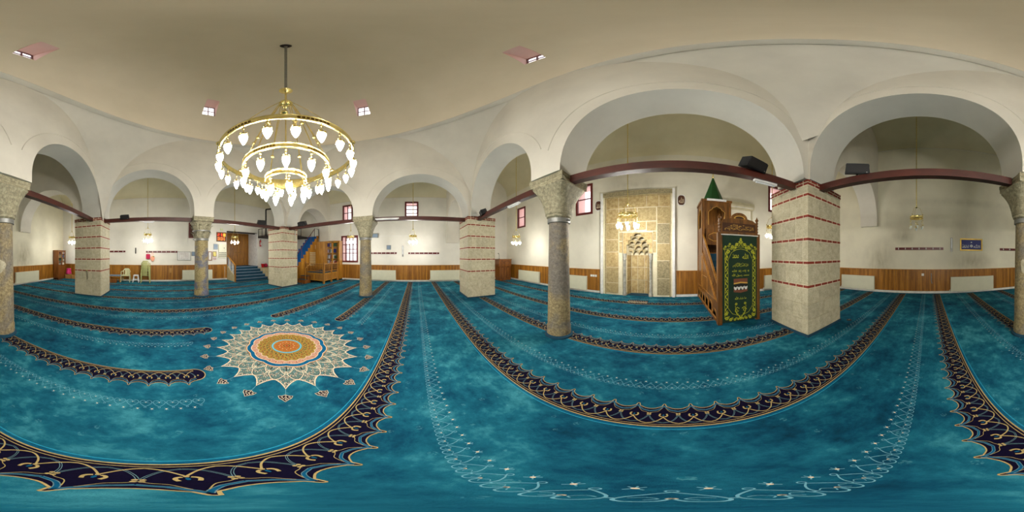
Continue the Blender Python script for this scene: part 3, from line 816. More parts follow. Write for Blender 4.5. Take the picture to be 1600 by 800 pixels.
# ------------------------------------------------------------------ stone columns
def loft(secs, n=48):
    """secs: (half width, exponent, z, rotation bumps)"""
    mb = MB(); vs = []
    for (s, e, z) in secs:
        for k in range(n):
            a = 2 * PI * k / n; c_, s_ = abs(math.cos(a)), abs(math.sin(a)); r = s / ((c_ ** e + s_ ** e) ** (1 / e))
            vs.append((r * math.cos(a), r * math.sin(a), z))
    L = len(secs)
    mb.add(vs, [(i * n + k, i * n + (k + 1) % n, (i + 1) * n + (k + 1) % n, (i + 1) * n + k) for i in range(L - 1) for k in range(n)] + [tuple((L - 1) * n + k for k in range(n))])
    return mb
def column(cx, cy, r0, label, kind, mat):
    t_ = thing('stone_column', label, 'column', (cx, cy, 0), 0, None)
    MB().lathe([(r0 + .05, 0), (r0 + .05, .035), (r0 + .01, .06)], 40).build('carpet_skirt', 'blue_carpet_stair', t_, smooth=True)
    zt = 2.26 if kind != 'leafy' else 2.24
    rt = r0 * .87 if kind != 'leafy' else r0 * .96
    pr = [(r0 + .0, .0), (r0 + .012, .05), (r0 + .012, .22), (r0 - .004, .27), (r0, .31)] + [(r0 + (rt - r0) * k / 12, .31 + (zt - .31) * k / 12) for k in range(1, 13)]
    MB().lathe(pr, 48).build('shaft', mat, t_, smooth=True)
    MB().lathe([(rt + .005, zt - .045), (rt + .03, zt - .04), (rt + .03, zt + .04), (rt + .005, zt + .045)], 48).tube([(rt + .02, -.05, zt), (rt + .07, 0, zt), (rt + .02, .05, zt)], .015, 6).build('iron_collar', 'grey_metal', t_, smooth=True)
    if kind == 'plain':
        secs = [(rt + .0, 2, zt + .03), (rt + .05, 2, zt + .07), (rt + .05, 2.2, zt + .12)] + [(rt + .06 + .145 * (k / 12) ** 2.2, 2.2 + 3.2 * k / 12, zt + .12 + .52 * k / 12) for k in range(13)] + [(.385, 7, 2.935)]
        loft(secs).build('capital', 'stone_capital', t_, smooth=True)
        for q in range(4):       # corner ribs that flare like stiff leaves
            a = PI / 4 + PI / 2 * q; pts = [(math.cos(a) * (rt + .055 + .22 * (k / 10) ** 2.1), math.sin(a) * (rt + .055 + .22 * (k / 10) ** 2.1), zt + .1 + .56 * k / 10) for k in range(11)]
            MB().tube(pts, [.012 + .03 * k / 10 for k in range(11)], 8).build('corner_leaf', 'stone_capital', t_, smooth=True)
        ab = MB()
        poly = []
        for q in range(4):
            a = PI / 2 * q; ca, sa = math.cos(a), math.sin(a)
            for u in range(-5, 5):
                s = u / 5; x, y = .385 - .045 * (1 - s * s), s * .385
                poly.append((x * ca - y * sa, x * sa + y * ca))
        ab.prism(poly, 2.93, 3.02, 'z'); ab.prism([(x * 1.02, y * 1.02) for x, y in poly], 3.02, 3.1, 'z')
        ab.build('abacus', 'stone_capital', t_)
    else:
        secs = [(rt, 2, zt)] + [(rt + .02 + .10 * (k / 10) ** 2, 2 + 2.5 * k / 10, zt + .05 + .62 * k / 10) for k in range(11)]
        loft(secs).build('capital', 'stone_capital', t_, smooth=True)
        leaf = MB()
        for k in range(8):
            f_ = k / 8; w = .075 * math.sin(PI * (.25 + .65 * f_)); 
            leaf.add([(0, 0, 0)], [], 0)
        lf = MB(); pts = [(0.0 + .012 * k + (.035 if k > 5 else 0) + (.03 if k > 6 else 0), .035 * k - (.02 if k > 6 else 0)) for k in range(8)]
        vs = []
        for i, (d, z) in enumerate(pts):
            w = .075 * math.sin(PI * (.22 + .70 * i / 7)) * (1 + .18 * (i % 2))
            for u in (-1, -.5, 0, .5, 1): vs.append((d + .022 * (1 - abs(u)), u * w, z))
        lf.add(vs, [(i * 5 + j, i * 5 + j + 1, i * 5 + j + 6, i * 5 + j + 5) for i in range(7) for j in range(4)])
        lme = lf.mesh('acanthus_leaf', ['stone_capital'])
        for row, (n, z, r_) in enumerate(((8, zt + .05, rt + .015), (8, zt + .33, rt + .05))):
            for k in range(n):
                a = 2 * PI * (k + .5 * row) / n; inst('acanthus_leaf', lme, t_, (r_ * math.cos(a), r_ * math.sin(a), z), (1, 1, 1), (0, 0, a))
        for q in range(4):
            a = PI / 4 + PI / 2 * q; v_ = MB()
            pts = [(math.cos(a) * (.34 + .05 * math.cos(s)), math.sin(a) * (.34 + .05 * math.cos(s)), 2.86 + .05 * math.sin(s)) for s in [i * .6 for i in range(11)]]
            v_.tube(pts, .022, 6).build('volute', 'stone_capital', t_, smooth=True)
        for zc in (2.57,): MB().lathe([(rt + .07, zc - .025), (rt + .095, zc - .02), (rt + .095, zc + .02), (rt + .07, zc + .025)], 40).build('iron_collar', 'grey_metal', t_, smooth=True)
        MB().box(-.38, .38, -.38, .38, 2.93, 3.02).box(-.40, .40, -.40, .40, 3.02, 3.1).build('abacus', 'stone_capital', t_)
    return t_
column(-1.98, 2.38, .215, 'mottled stone column beside the bay with the stone prayer niche', 'plain', 'stone_col')
column(2.62, -1.80, .235, 'mottled stone column with a pale patch near the blue framed calligraphy', 'plain', 'stone_col')
column(-1.62, -6.24, .275, 'blue-tinged stone column with leafy capital in front of the notice frames', 'leafy', 'stone_col_blue')
column(-6.05, -1.93, .24, 'stone column near the barred window on the left wall', 'plain', 'stone_col')

# ------------------------------------------------------------------ tie beams
def beam(p0, p1, label, n=None):
    d = Vector(p1) - Vector(p0); L = d.length; a = math.atan2(d.y, d.x)
    mb = MB().box(0, L, -.065, .065, -.07, .07); mb.box(0, L, -.069, .069, -.074, -.05)
    o = mb.build('tie_beam', 'wood_beam', None, loc=p0); o.rotation_euler = (0, 0, a)
    return tag(o, label, 'beam', kind='thing')
ZB = 3.03
YFm, YBm, XRm, XLm = AY1 + .34, AY0 - .38, AX1 + .38, AX0 - .38
beam((-1.66, YFm, ZB), (2.14, YFm, ZB), 'dark red tie beam across the arch in front of the prayer niche')
beam((-5.72, YFm, ZB), (-2.34, YFm, ZB), 'dark red tie beam leading to the pier by the preaching desk')
beam((XRm, AY1 + .02, ZB), (XRm, -1.42, ZB), 'dark red tie beam above the unlit hanging lamp')
beam((XRm, -2.18, ZB), (XRm, -5.80, ZB), 'dark red tie beam from patched column to the pier with the brass tap')
beam((2.22, YBm, ZB), (-1.22, YBm, ZB), 'dark red tie beam above the plastic chairs')
beam((-2.02, YBm, ZB), (-5.58, YBm, ZB), 'dark red tie beam before the entrance stairs')
beam((XLm, -5.97, ZB), (XLm, -2.32, ZB), 'dark red tie beam before the wooden platform')
beam((XLm, -1.54, ZB), (XLm, 1.90, ZB), 'dark red tie beam carrying a long white strip light')

def strip_light(p, L, rotz, label):
    t_ = thing('strip_light', label, 'lamp', p, rotz)
    MB().box(-L / 2, L / 2, -.03, .03, -.02, .02).build('housing', 'paint_white', t_)
    MB().tube([(-L / 2 + .04, 0, -.035), (L / 2 - .04, 0, -.035)], .014, 8).build('tube', 'plastic_white', t_)
strip_light((XLm + .1, -1.08, 3.02), .9, PI / 2, 'white strip light on the tie beam before the barred left wall')
strip_light((.42, YBm + .02, ZB - .095), .42, 0, 'short white strip light under the beam above the plastic chairs')
strip_light((-3.4, YFm, ZB - .095), .5, 0, 'white strip light under the beam beside the niche-side column')
strip_light((1.5, YFm, ZB - .095), .45, 0, 'white strip light under the beam beside the black speaker by the pulpit')

def speaker(p, rotz, label, s=1):
    t_ = thing('loudspeaker', label, 'speaker', p, rotz)
    tilt = Matrix.Rotation(R(-20), 3, 'X')
    MB().prism([(-.22 * s, -.09 * s), (.22 * s, -.09 * s), (.19 * s, .11 * s), (-.19 * s, .11 * s)], -.13 * s, .1 * s, 'y').build('cabinet', 'black_plastic', t_)
    MB().box(-.20 * s, .20 * s, -.145 * s, -.13 * s, -.075 * s, .09 * s).build('grille', 'black_metal', t_)
    MB().box(.15 * s, .17 * s, -.15 * s, -.144 * s, -.07 * s, -.05 * s).build('badge', 'grey_metal', t_)
    MB().tube([(0, .0, -.09 * s), (0, .05, -.16 * s)], .02, 6).build('bracket', 'black_metal', t_)
    for ch in t_.children: ch.rotation_euler = (R(22), 0, 0)
speaker((1.22, YFm - .07, 3.19), R(18), 'black loudspeaker on the beam in front of the pulpit', .95)
speaker((XRm - .08, 1.16, 3.21), R(-62), 'black loudspeaker on the beam beside the largest pier', .95)
speaker((1.36, YBm + .05, 3.14), R(180), 'black loudspeaker on the beam above the plastic chairs', .8)
speaker((-4.45, YBm + .05, 3.18), R(165), 'black loudspeaker on the beam before the entrance stairs', .95)
speaker((XLm + .05, -5.05, 3.18), R(100), 'black loudspeaker on the beam before the blue carpeted steps', .95)
speaker((-5.15, YFm - .05, 3.14), R(-15), 'black loudspeaker on the beam near the preaching desk', .85)

# ------------------------------------------------------------------ chandeliers
def bulb_mesh(mat, s=1.0):
    pr = [(.016, 0), (.040, -.010), (.049, -.026), (.045, -.055), (.039, -.085), (.028, -.118), (.017, -.145), (.011, -.160), (.001, -.168)]
    return MB().lathe([(r * s, z * s) for r, z in pr], 10).mesh('glass_shade', [mat], True)
def arm_mesh(L, s=1.0):
    mb = MB()
    mb.tube([(0, 0, 0), (0, 0, -L)], .006 * s, 6)
    mb.lathe([(.004, -.25 * L), (.02 * s, -.32 * L), (.004, -.4 * L)], 8)
    mb.lathe([(.006, -L + .06 * s), (.016 * s, -L + .05 * s), (.012 * s, -L + .035 * s), (.03 * s, -L + .02 * s), (.048 * s, -L), (.040 * s, -L - .005)], 12)
    for k in range(3):
        a = 2 * PI * k / 3; mb.sphere((.034 * s * math.cos(a), .034 * s * math.sin(a), -L + .03 * s), .013 * s, 6, 4)
    return mb.mesh('lamp_holder', ['brass'], True)
def ring(mb, r, z, h, t=.012, n=64, m=0):
    mb.lathe([(r - t, z - h / 2), (r + t * .6, z - h / 2), (r + t, z - h * .4), (r + t * .5, z - h * .3), (r + t * .5, z + h * .3), (r + t, z + h * .4), (r + t * .6, z + h / 2), (r - t, z + h / 2)], n, (0, 0, 0), m, True)

bc = thing('grand_chandelier', 'huge brass three-ring chandelier hanging from the dome with glowing shades', 'chandelier', (CX, CY, 3.4))
big = bulb_mesh('bulb_big', 1.0); arm = arm_mesh(.2, 1.1)
for (r, z, n, hh, ph) in ((1.05, .0, 24, .10, R(6)), (.68, -.23, 13, .10, R(1)), (.32, -.47, 7, .10, R(9))):
    mb = MB(); ring(mb, r, z, hh, .014, 96); o = mb.build('brass_ring', 'brass', bc, smooth=True)
    nn = 8 if r > 1 else 6
    for k in range(nn):      # engraved dark cartouches on the band
        a0 = 2 * PI * (k + .15) / nn; a1 = 2 * PI * (k + .6) / nn; e = MB(); st = 8
        for q in range(st):
            b0, b1 = a0 + (a1 - a0) * q / st, a0 + (a1 - a0) * (q + .72) / st
            rr_ = r + .0145 * .62; e.quad(*[(rr_ * math.cos(b), rr_ * math.sin(b), z + s) for b, s in ((b0, -.018), (b1, -.018), (b1, .018), (b0, .018))])
        e.build('engraving', 'brass_dark', o)
    for k in range(n):
        a = ph + PI / 4 + 2 * PI * k / n
        h_ = inst('lamp_holder', arm, bc, (r * math.cos(a), r * math.sin(a), z - .04))
        inst('glass_shade', big, h_, (0, 0, -.2))
hub = 1.76
MB().lathe([(.01, hub + .12), (.03, hub + .1), (.025, hub + .05), (.10, hub + .02), (.11, hub - .02), (.09, hub - .05), (.03, hub - .07), (.04, hub - .12), (.005, hub - .15)], 24).build('hub', 'brass', bc, smooth=True)
MB().lathe([(.015, 2.28), (.06, 2.32), (.11, 2.38), (.105, 2.4), (.06, 2.36), (.02, 2.36)], 24).build('canopy', 'brass', bc, smooth=True)
MB().tube([(0, 0, hub), (0, 0, 2.36)], .018, 8).build('stem', 'brass', bc)
MB().tube([(0, 0, 2.36), (0, 0, 7.16)], .024, 10).build('rod', 'grey_metal', bc)
MB().lathe([(.1, 7.19), (.09, 7.13), (.03, 7.11)], 20).build('ceiling_plate', 'dark_ceiling', bc, smooth=True)
for (r, z, n, ph) in ((1.05, .05, 6, R(45)), (.68, -.18, 6, R(75)), (.32, -.42, 3, R(45))):
    for k in range(n):
        a = ph + 2 * PI * k / n; p0 = Vector((.09 * math.cos(a), .09 * math.sin(a), hub)); p1 = Vector((r * math.cos(a), r * math.sin(a), z))
        mb = MB().tube([p0, p1], .0075, 6); q = p0.lerp(p1, .62 if r > .5 else .75)
        mb.sphere(tuple(q), .035, 10, 6)
        if r > 1: mb.sphere(tuple(p1 + Vector((0, 0, .04))), .04, 10, 6)
        mb.build('suspension_rod', 'brass', bc, smooth=True)

def small_chandelier(label, x, y, z, lit=True, r=.195, n=6, top=6.4, group=None, s=.64):
    t_ = thing('hanging_lamp', label, 'chandelier', (x, y, z), 0, group)
    mb = MB(); ring(mb, r, 0, .075, .01, 32); ring(mb, r * .45, -.03, .03, .006, 20); mb.build('brass_ring', 'brass', t_, smooth=True)
    MB().lathe([(.004, .42), (.022, .40), (.012, .37), (.03, .35), (.035, .33), (.004, .3)], 12).build('hub', 'brass', t_, smooth=True)
    MB().tube([(0, 0, .38), (0, 0, top - z)], .014, 6).build('rod', 'brass', t_)
    MB().lathe([(.05, top - z), (.04, top - z - .05), (.012, top - z - .08)], 12).build('canopy', 'brass', t_)
    for k in range(3):
        a = 2 * PI * k / 3 + .4; mb = MB()
        mb.tube([(.02 * math.cos(a), .02 * math.sin(a), .34), (.6 * r * math.cos(a), .6 * r * math.sin(a), .28), (r * math.cos(a), r * math.sin(a), .03)], .005, 5)
        mb.sphere((r * .97 * math.cos(a), r * .97 * math.sin(a), .08), .02, 8, 5); mb.build('suspension_rod', 'brass', t_, smooth=True)
    key = ('a', round(s, 2), lit)
    if key not in CUBES: CUBES[key] = (bulb_mesh('bulb_small' if lit else 'glass_off', s), arm_mesh(.24, s))
    bm_, am_ = CUBES[key]
    for k in range(n):
        a = 2 * PI * k / n + .2; h_ = inst('lamp_holder', am_, t_, ((r + .01) * math.cos(a), (r + .01) * math.sin(a), -.03)); inst('glass_shade', bm_, h_, (0, 0, -.24))
    h_ = inst('lamp_holder', am_, t_, (0, 0, -.09)); inst('glass_shade', bm_, h_, (0, 0, -.24))
    return t_
GR = None
small_chandelier('brass hanging lamp of eight shades in front of the stone prayer niche', -1.26, 4.52, 2.80, True, .285, 8, 7.49, GR, .80)
small_chandelier('lit brass hanging lamp near the preaching desk corner', -6.6, 4.66, 2.56, True, top=7.49)
small_chandelier('lit brass hanging lamp before the small high window on the left wall', -8.3, -.15, 2.62, True, top=6.59)
small_chandelier('lit brass hanging lamp before the large barred window', -8.2, -3.47, 2.66, True, top=6.59)
small_chandelier('lit brass hanging lamp before the entrance double door', -4.1, -8.3, 2.68, True, top=6.59)
small_chandelier('lit brass hanging lamp above the plastic chairs', .62, -8.3, 2.70, True, top=6.59)
small_chandelier('lit brass hanging lamp near the tall glazed bookcase', 5.0, -8.35, 2.72, True, top=6.59)
small_chandelier('unlit brass hanging lamp before the long coat rail', 4.95, .35, 2.79, False, top=8.24)
small_chandelier('lit hanging lamp half hidden behind the largest brick-banded pier', 3.26, 4.62, 2.62, True, top=7.49)

# ------------------------------------------------------------------ mihrab
mh = thing('mihrab', 'carved stone prayer niche panel with grey colonnettes and stalactite hood', 'prayer niche', (0, YF, 0))
MX0, MX1 = -2.80, .02
bk = MB(); bk.box(MX0, NX0 - .03, -.06, -.002, 0, 4.3).box(NX1 + .03, MX1, -.06, -.002, 0, 4.3).box(NX0 - .03, NX1 + .03, -.06, -.002, NZ - .02, 4.3)
bk.build('mortar_bed', 'mortar', mh)
blocks = []
lz = [.06, .50, 1.14, 1.76, 2.27, 2.95, 3.56]
for a, b in zip(lz, lz[1:]): blocks.append((-2.66, -2.12, a, b))
rz = [.06, .72, 1.42, 2.08, 2.86, 3.56]
for i, (a, b) in enumerate(zip(rz, rz[1:])): blocks.append((-.58, -.08, a, b, 2 if i in (1, 3, 0) else 1))
for a, b in ((-2.66, -2.12), (-2.12, -1.72), (-1.72, -.98), (-.98, -.50), (-.50, -.08)): blocks.append((a, b, 3.56, 4.06))
blocks += [(-2.10, -1.82, 2.98, 3.54), (-1.80, -1.36, 2.98, 3.54), (-1.34, -.60, 2.98, 3.54), (-2.10, -1.66, 2.58, 2.96), (-1.64, -1.0, 2.62, 2.96), (-.98, -.60, 2.58, 2.96),
           (-2.10, -1.95, 2.2, 2.56), (-.74, -.60, 2.2, 2.56), (-2.10, -1.95, 1.72, 2.18), (-.74, -.60, 1.72, 2.18)]
for b in blocks:
    m_ = ['stone_mihrab', 'stone_mihrab_b', 'stone_mihrab_c'][b[4] if len(b) > 4 else (0 if rnd.random() < .6 else 1)]
    g = .011; pr = rnd.uniform(.004, .016)
    o = inst('stone_block', cube(m_), mh, ((b[0] + b[1]) / 2, -.06 - pr / 2, (b[2] + b[3]) / 2), (b[1] - b[0] - g * 2, pr + .01, b[3] - b[2] - g * 2))
    if (b[3] - b[2]) > .45 and (b[0] < -2.1 or b[0] > -.6):   # carved relief of scrolls
        cv = MB(); w, hh = (b[1] - b[0]) / 2 - .05, (b[3] - b[2]) / 2 - .05; cxx, czz = (b[0] + b[1]) / 2, (b[2] + b[3]) / 2
        for k in range(15):
            x, z = cxx + rnd.uniform(-w, w) * .75, czz + rnd.uniform(-hh, hh) * .85; r_ = rnd.uniform(.04, .09); a0 = rnd.random() * 6
            pts = [(x + r_ * (1 - .08 * i) * math.cos(a0 + i * .62), -.069 - pr, z + r_ * (1 - .08 * i) * math.sin(a0 + i * .62)) for i in range(9)]
            cv.tube(pts, .009, 4, caps=False)
        cv.build('carving', m_, mh)['kind'] = 'stuff'
MB().box(MX0, MX1, -.10, -.03, 4.14, 4.32).build('cornice', 'stone_mihrab_c', mh)
st = MB()
for k in range(18): st.box(MX0 + .1 + k * .155, MX0 + .115 + k * .155, -.104, -.1, 4.22, 4.235)
st.build('studs', 'carved_dark', mh)['kind'] = 'stuff'
MB().box(MX0 + .08, MX1 - .08, -.09, -.05, 4.06, 4.11).box(MX0 + .1, MX0 + .13, -.09, -.05, 0, 4.08).box(MX1 - .11, MX1 - .08, -.09, -.05, 0, 4.08).build('moulding', 'stone_mihrab_b', mh)
for x in (MX0 - .045, MX1 + .045): MB().box(x - .05, x + .05, -.12, 0, 0, 4.34).build('side_strip', 'paint_white', mh)
# recess: five-sided
NI = [(NX0, 0), (NX0 + .04, 0.1), (-1.72, .42), (-1.08 + .05, .42), (NX1 - .04, .1), (NX1, 0)]
rc = MB()
nl = [(NX0 - .01, -.05), (-1.80, .0), (-1.70, .38), (-1.0, .38), (-.88, .0), (NX1 + .01, -.05)]
for (a, b) in zip(nl, nl[1:]): rc.quad((a[0], a[1], 0), (b[0], b[1], 0), (b[0], b[1], NZ), (a[0], a[1], NZ))
rc.quad((NX0 - .05, -.03, NZ), (NX1 + .05, -.03, NZ), (NX1 + .05, .6, NZ), (NX0 - .05, .6, NZ))
rc.build('recess', 'mortar', mh)
for z0, z1 in ((.03, .58), (.60, 1.12), (1.14, 1.64)):
    for x0, x1 in ((-1.68, -1.43), (-1.41, -1.14), (-1.12, -1.02)):
        inst('stone_block', cube('stone_mihrab' if rnd.random() < .6 else 'stone_mihrab_b'), mh, ((x0 + x1) / 2, .375, (z0 + z1) / 2), (x1 - x0, .03, z1 - z0 - .01))
    for sx, (ax, ay, bx_, by_) in enumerate(((-1.79, .03, -1.71, .35), (-.99, .35, -.89, .03))):
        o = inst('stone_block', cube('stone_mihrab'), mh, ((ax + bx_) / 2, (ay + by_) / 2, (z0 + z1) / 2), (math.hypot(bx_ - ax, by_ - ay), .03, z1 - z0 - .01)); o.rotation_euler = (0, 0, math.atan2(by_ - ay, bx_ - ax))
for x in (-1.87, -.82):
    cl = MB().lathe([(.085, 0), (.085, .1), (.06, .14), (.058, .8), (.056, 1.42), (.075, 1.46), (.06, 1.5), (.09, 1.66), (.09, 1.70)], 20, (x, -.05, 0)); cl.build('colonnette', 'stone_grey', mh, smooth=True)
# stalactite hood: stepped tiers of scalloped cells
tiers = [(-1.80, -.88, 1.66, 1.86, 4, .20), (-1.80, -.88, 1.84, 2.06, 3, .12), (-1.72, -.96, 2.04, 2.24, 3, .06), (-1.62, -1.06, 2.22, 2.40, 2, .02), (-1.52, -1.16, 2.38, 2.55, 1, -.02)]
for ti, (x0, x1, z0, z1, n, d) in enumerate(tiers):
    w = (x1 - x0) / n
    for k in range(n):
        c_ = x0 + (k + .5) * w; hh = (z1 - z0)
        poly = [(c_ - w / 2, z1), (c_ - w / 2, z0)] + [(c_ - w * .42 * math.cos(PI * q / 8), z0 + hh * .72 * math.sin(PI * q / 8) ** .8) for q in range(9)] + [(c_ + w / 2, z0), (c_ + w / 2, z1)]
        MB().prism(poly, d, d + .10, 'y').build('stalactite_cell', 'stone_mihrab_c' if (k + ti) % 2 else 'stone_mihrab_b', mh)
hood = [(NX0, 1.7), (-1.80, 1.7), (-1.80, 2.05), (-1.72, 2.05), (-1.72, 2.23), (-1.62, 2.23), (-1.62, 2.39), (-1.52, 2.39), (-1.52, 2.5), (-1.34, 2.56), (-1.16, 2.5), (-1.16, 2.39), (-1.06, 2.39), (-1.06, 2.23), (-.96, 2.23), (-.96, 2.05), (-.88, 2.05), (-.88, 1.7), (NX1, 1.7), (NX1, 2.62), (NX0, 2.62)]
MB().prism(hood, -.05, .02, 'y').build('hood_surround', 'stone_mihrab', mh)
MB().box(NX0, NX1, -.04, .4, -.01, .012).build('niche_carpet', 'blue_carpet_stair', mh)
mat_ = MB().box(-.34, .34, -.12, .12, .004, .02); mat_.box(-.34, .34, -.13, -.12, .004, .024, 1)
for k in range(11): mat_.box(-.31 + k * .06, -.285 + k * .06, -.03, .05, .02, .022, 1)
tag(mat_.build('small_mat', ['yarn_navy', 'yarn_cream'], loc=(-1.15, 5.42, .004)), 'small dark mat with a pale edge lying before the prayer niche', 'mat', kind='thing')
# electrical strips beside the niche
for x, nm in ((-2.98, 'left'), (.22, 'right')):
    pass

def plaque(x, z, txt, label):
    t_ = thing('oval_plaque', label, 'plaque', (x, YF, z))
    pts = [(.17 * (abs(math.cos(a)) ** .7) * (1 if math.cos(a) > 0 else -1), .25 * (abs(math.sin(a)) ** .7) * (1 if math.sin(a) > 0 else -1)) for a in [2 * PI * k / 32 for k in range(32)]]
    MB().prism(pts, -.03, 0, 'y').build('frame', 'paper', t_)
    MB().prism([(a * .8, b * .84) for a, b in pts], -.036, -.03, 'y').build('face', 'carved_dark', t_)
    m_ = text_mesh(txt, .19, .24); o = MB().merge(m_, Matrix.Translation((0, -.038, 0)) @ Matrix.Rotation(R(90), 4, 'X')).build('lettering', 'yarn_cream', t_)
plaque(-3.04, 3.82, MUH, 'oval dark calligraphy plaque between the red window and the prayer niche')
plaque(.36, 3.84, ALLAH, 'oval dark calligraphy plaque between the prayer niche and the pulpit spire')
# air conditioner
ac = thing('air_conditioner', 'long cream wall air conditioner behind the pulpit crest', 'air conditioner', (2.75, YF, 3.74))
MB().prism([(0, -.15), (-.2, -.12), (-.24, .0), (-.2, .14), (0, .16)], -.62, .62, 'x').build('casing', 'ac_cream', ac)
MB().box(-.55, .55, -.235, -.22, -.10, -.07).build('louver', 'paper', ac)
MB().box(.56, .62, -.06, 0, -.6, -.15).build('conduit', 'ac_cream', ac)

# ------------------------------------------------------------------ minbar
mn = thing('minbar', 'carved walnut pulpit with blue carpeted steps and green pointed spire', 'pulpit', (0, 0, 0))
A0, A1 = 1.03, 1.97; F0 = 3.44; T0, T1 = 5.35, 6.22
MBx = lambda *a: MB().box(*a)
# front portal
for x in (A0, A1):
    MBx(x - .05, x + .05, F0 - .06, F0 + .06, 0, 2.12).build('portal_post', 'wood_walnut', mn)
    tp = MB()
    for k in range(9): tp.sphere((x, F0 - .0, 2.14 + k * .036), .036 if k % 2 else .026, 8, 5)
    tp.lathe([(.03, 2.44), (.045, 2.47), (.02, 2.51), (.002, 2.56)], 10, (x, F0, 0)).build('turned_post', 'wood_walnut', mn, smooth=True)
MBx(A0, A1, F0 - .05, F0 + .05, 2.06, 2.12).build('portal_lintel', 'wood_walnut', mn)
poly = [(A0 + .03, 2.12), (A1 - .03, 2.12), (A1 - .03, 2.38), (A1 - .12, 2.44), (1.74, 2.46)] + [(1.5 + .2 * math.cos(a), 2.47 + .14 * math.sin(a)) for a in [PI * k / 10 for k in range(11)]] + [(1.26, 2.46), (A0 + .12, 2.44), (A0 + .03, 2.38)]
poly = [(x, z) for x, z in poly]
MB().prism(poly, F0 - .03, F0 + .03, 'y').build('crest', 'wood_walnut', mn)
MB().prism([(1.5 + .14 * math.cos(a), 2.46 + .08 * math.sin(a)) for a in [PI * k / 10 for k in range(11)]], F0 - .036, F0 - .03, 'y').build('crest_inlay', 'yellow_inlay', mn)
MB().prism([(1.5 + .11 * math.cos(a), 2.463 + .055 * math.sin(a)) for a in [PI * k / 10 for k in range(11)]], F0 - .04, F0 - .034, 'y').build('crest_inlay', 'carved_dark', mn)
MBx(A0 + .06, A1 - .06, F0 - .036, F0 - .028, 2.15, 2.35).build('inscription_panel', 'carved_dark', mn)
MB().merge(text_mesh('\ufdfd', .72, .15), Matrix.Translation((1.5, F0 - .04, 2.25)) @ Matrix.Rotation(R(90), 4, 'X')).build('inscription', 'yellow_inlay', mn)
# side walls, triangular, with panels
for sx, x in ((-1, A0), (1, A1)):
    prof_ = [(F0 + .06, 0), (T1, 0), (T1, 1.72), (T0, 1.72), (F0 + .06, .42)]
    MB().prism(prof_, x - .025, x + .025, 'x').build('side_panel', 'wood_walnut', mn)
    xo = x + sx * .027
    for k in range(6):       # row of arched panels along the foot
        y0 = F0 + .14 + k * .44; y1 = y0 + .36; zt = .42 if k else .30
        e = MB(); pts = [(y0, .10), (y0, zt - .1)] + [((y0 + y1) / 2 - .18 * math.cos(PI * q / 6), zt - .1 + .1 * math.sin(PI * q / 6)) for q in range(1, 6)] + [(y1, zt - .1), (y1, .10), (y0, .10)]
        e.tube([(xo, a, b) for a, b in pts], .014, 4, caps=False)
        e.build('arched_panel', 'wood_rail', mn)
        MB().box(min(xo, xo - sx * .01), max(xo, xo + sx * .004), y0 + .05, y1 - .05, .14, zt - .08).build('panel_field', 'wood_walnut', mn)
    for (ya, yb, za, zb) in ((T0 + .06, T1 - .06, .55, 1.62), (T0 - .75, T0 - .08, .55, .98)):
        e = MB(); e.tube([(xo, ya, za), (xo, yb, za), (xo, yb, zb), (xo, ya, zb), (xo, ya, za)], .012, 4, caps=False); e.build('field_moulding', 'wood_rail', mn)
    e = MB(); e.tube([(xo, F0 + .25, .55), (xo, T0 - .1, 1.60), (xo, T0 - .1, .55), (xo, F0 + .25, .55)], .014, 4, caps=False); e.build('field_moulding', 'wood_rail', mn)
    # sloping rails and lattice
    for (za, zb, th_) in ((.90, 2.34, .035), (.44, 1.74, .03)):
        e = MB(); e.tube([(x, F0 + .05, za), (x, T0, zb)], th_, 4); e.build('sloping_rail', 'wood_rail', mn)
    for k in range(22):
        f_ = (k + .5) / 22; y = F0 + .06 + f_ * (T0 - F0 - .06); z0_ = .44 + 1.30 * f_; z1_ = .90 + 1.44 * f_
        inst('baluster', (CUBES.get('bal') or CUBES.setdefault('bal', MB().lathe([(.010, 0), (.010, .12), (.02, .2), (.024, .32), (.010, .45), (.022, .55), (.010, .7), (.010, 1)], 8).mesh('baluster', ['wood_walnut'], True))), mn, (x, y, z0_), (1, 1, z1_ - z0_))
for k in range(8):
    y0 = F0 + .2 + k * .215; z = .21 * (k + 1)
    MBx(A0 + .03, A1 - .03, y0, y0 + .235, z - .21, z).build('step', 'blue_carpet_stair', mn)
MBx(A0 + .03, A1 - .03, T0, T1, 1.62, 1.72).build('landing', 'wood_walnut', mn)
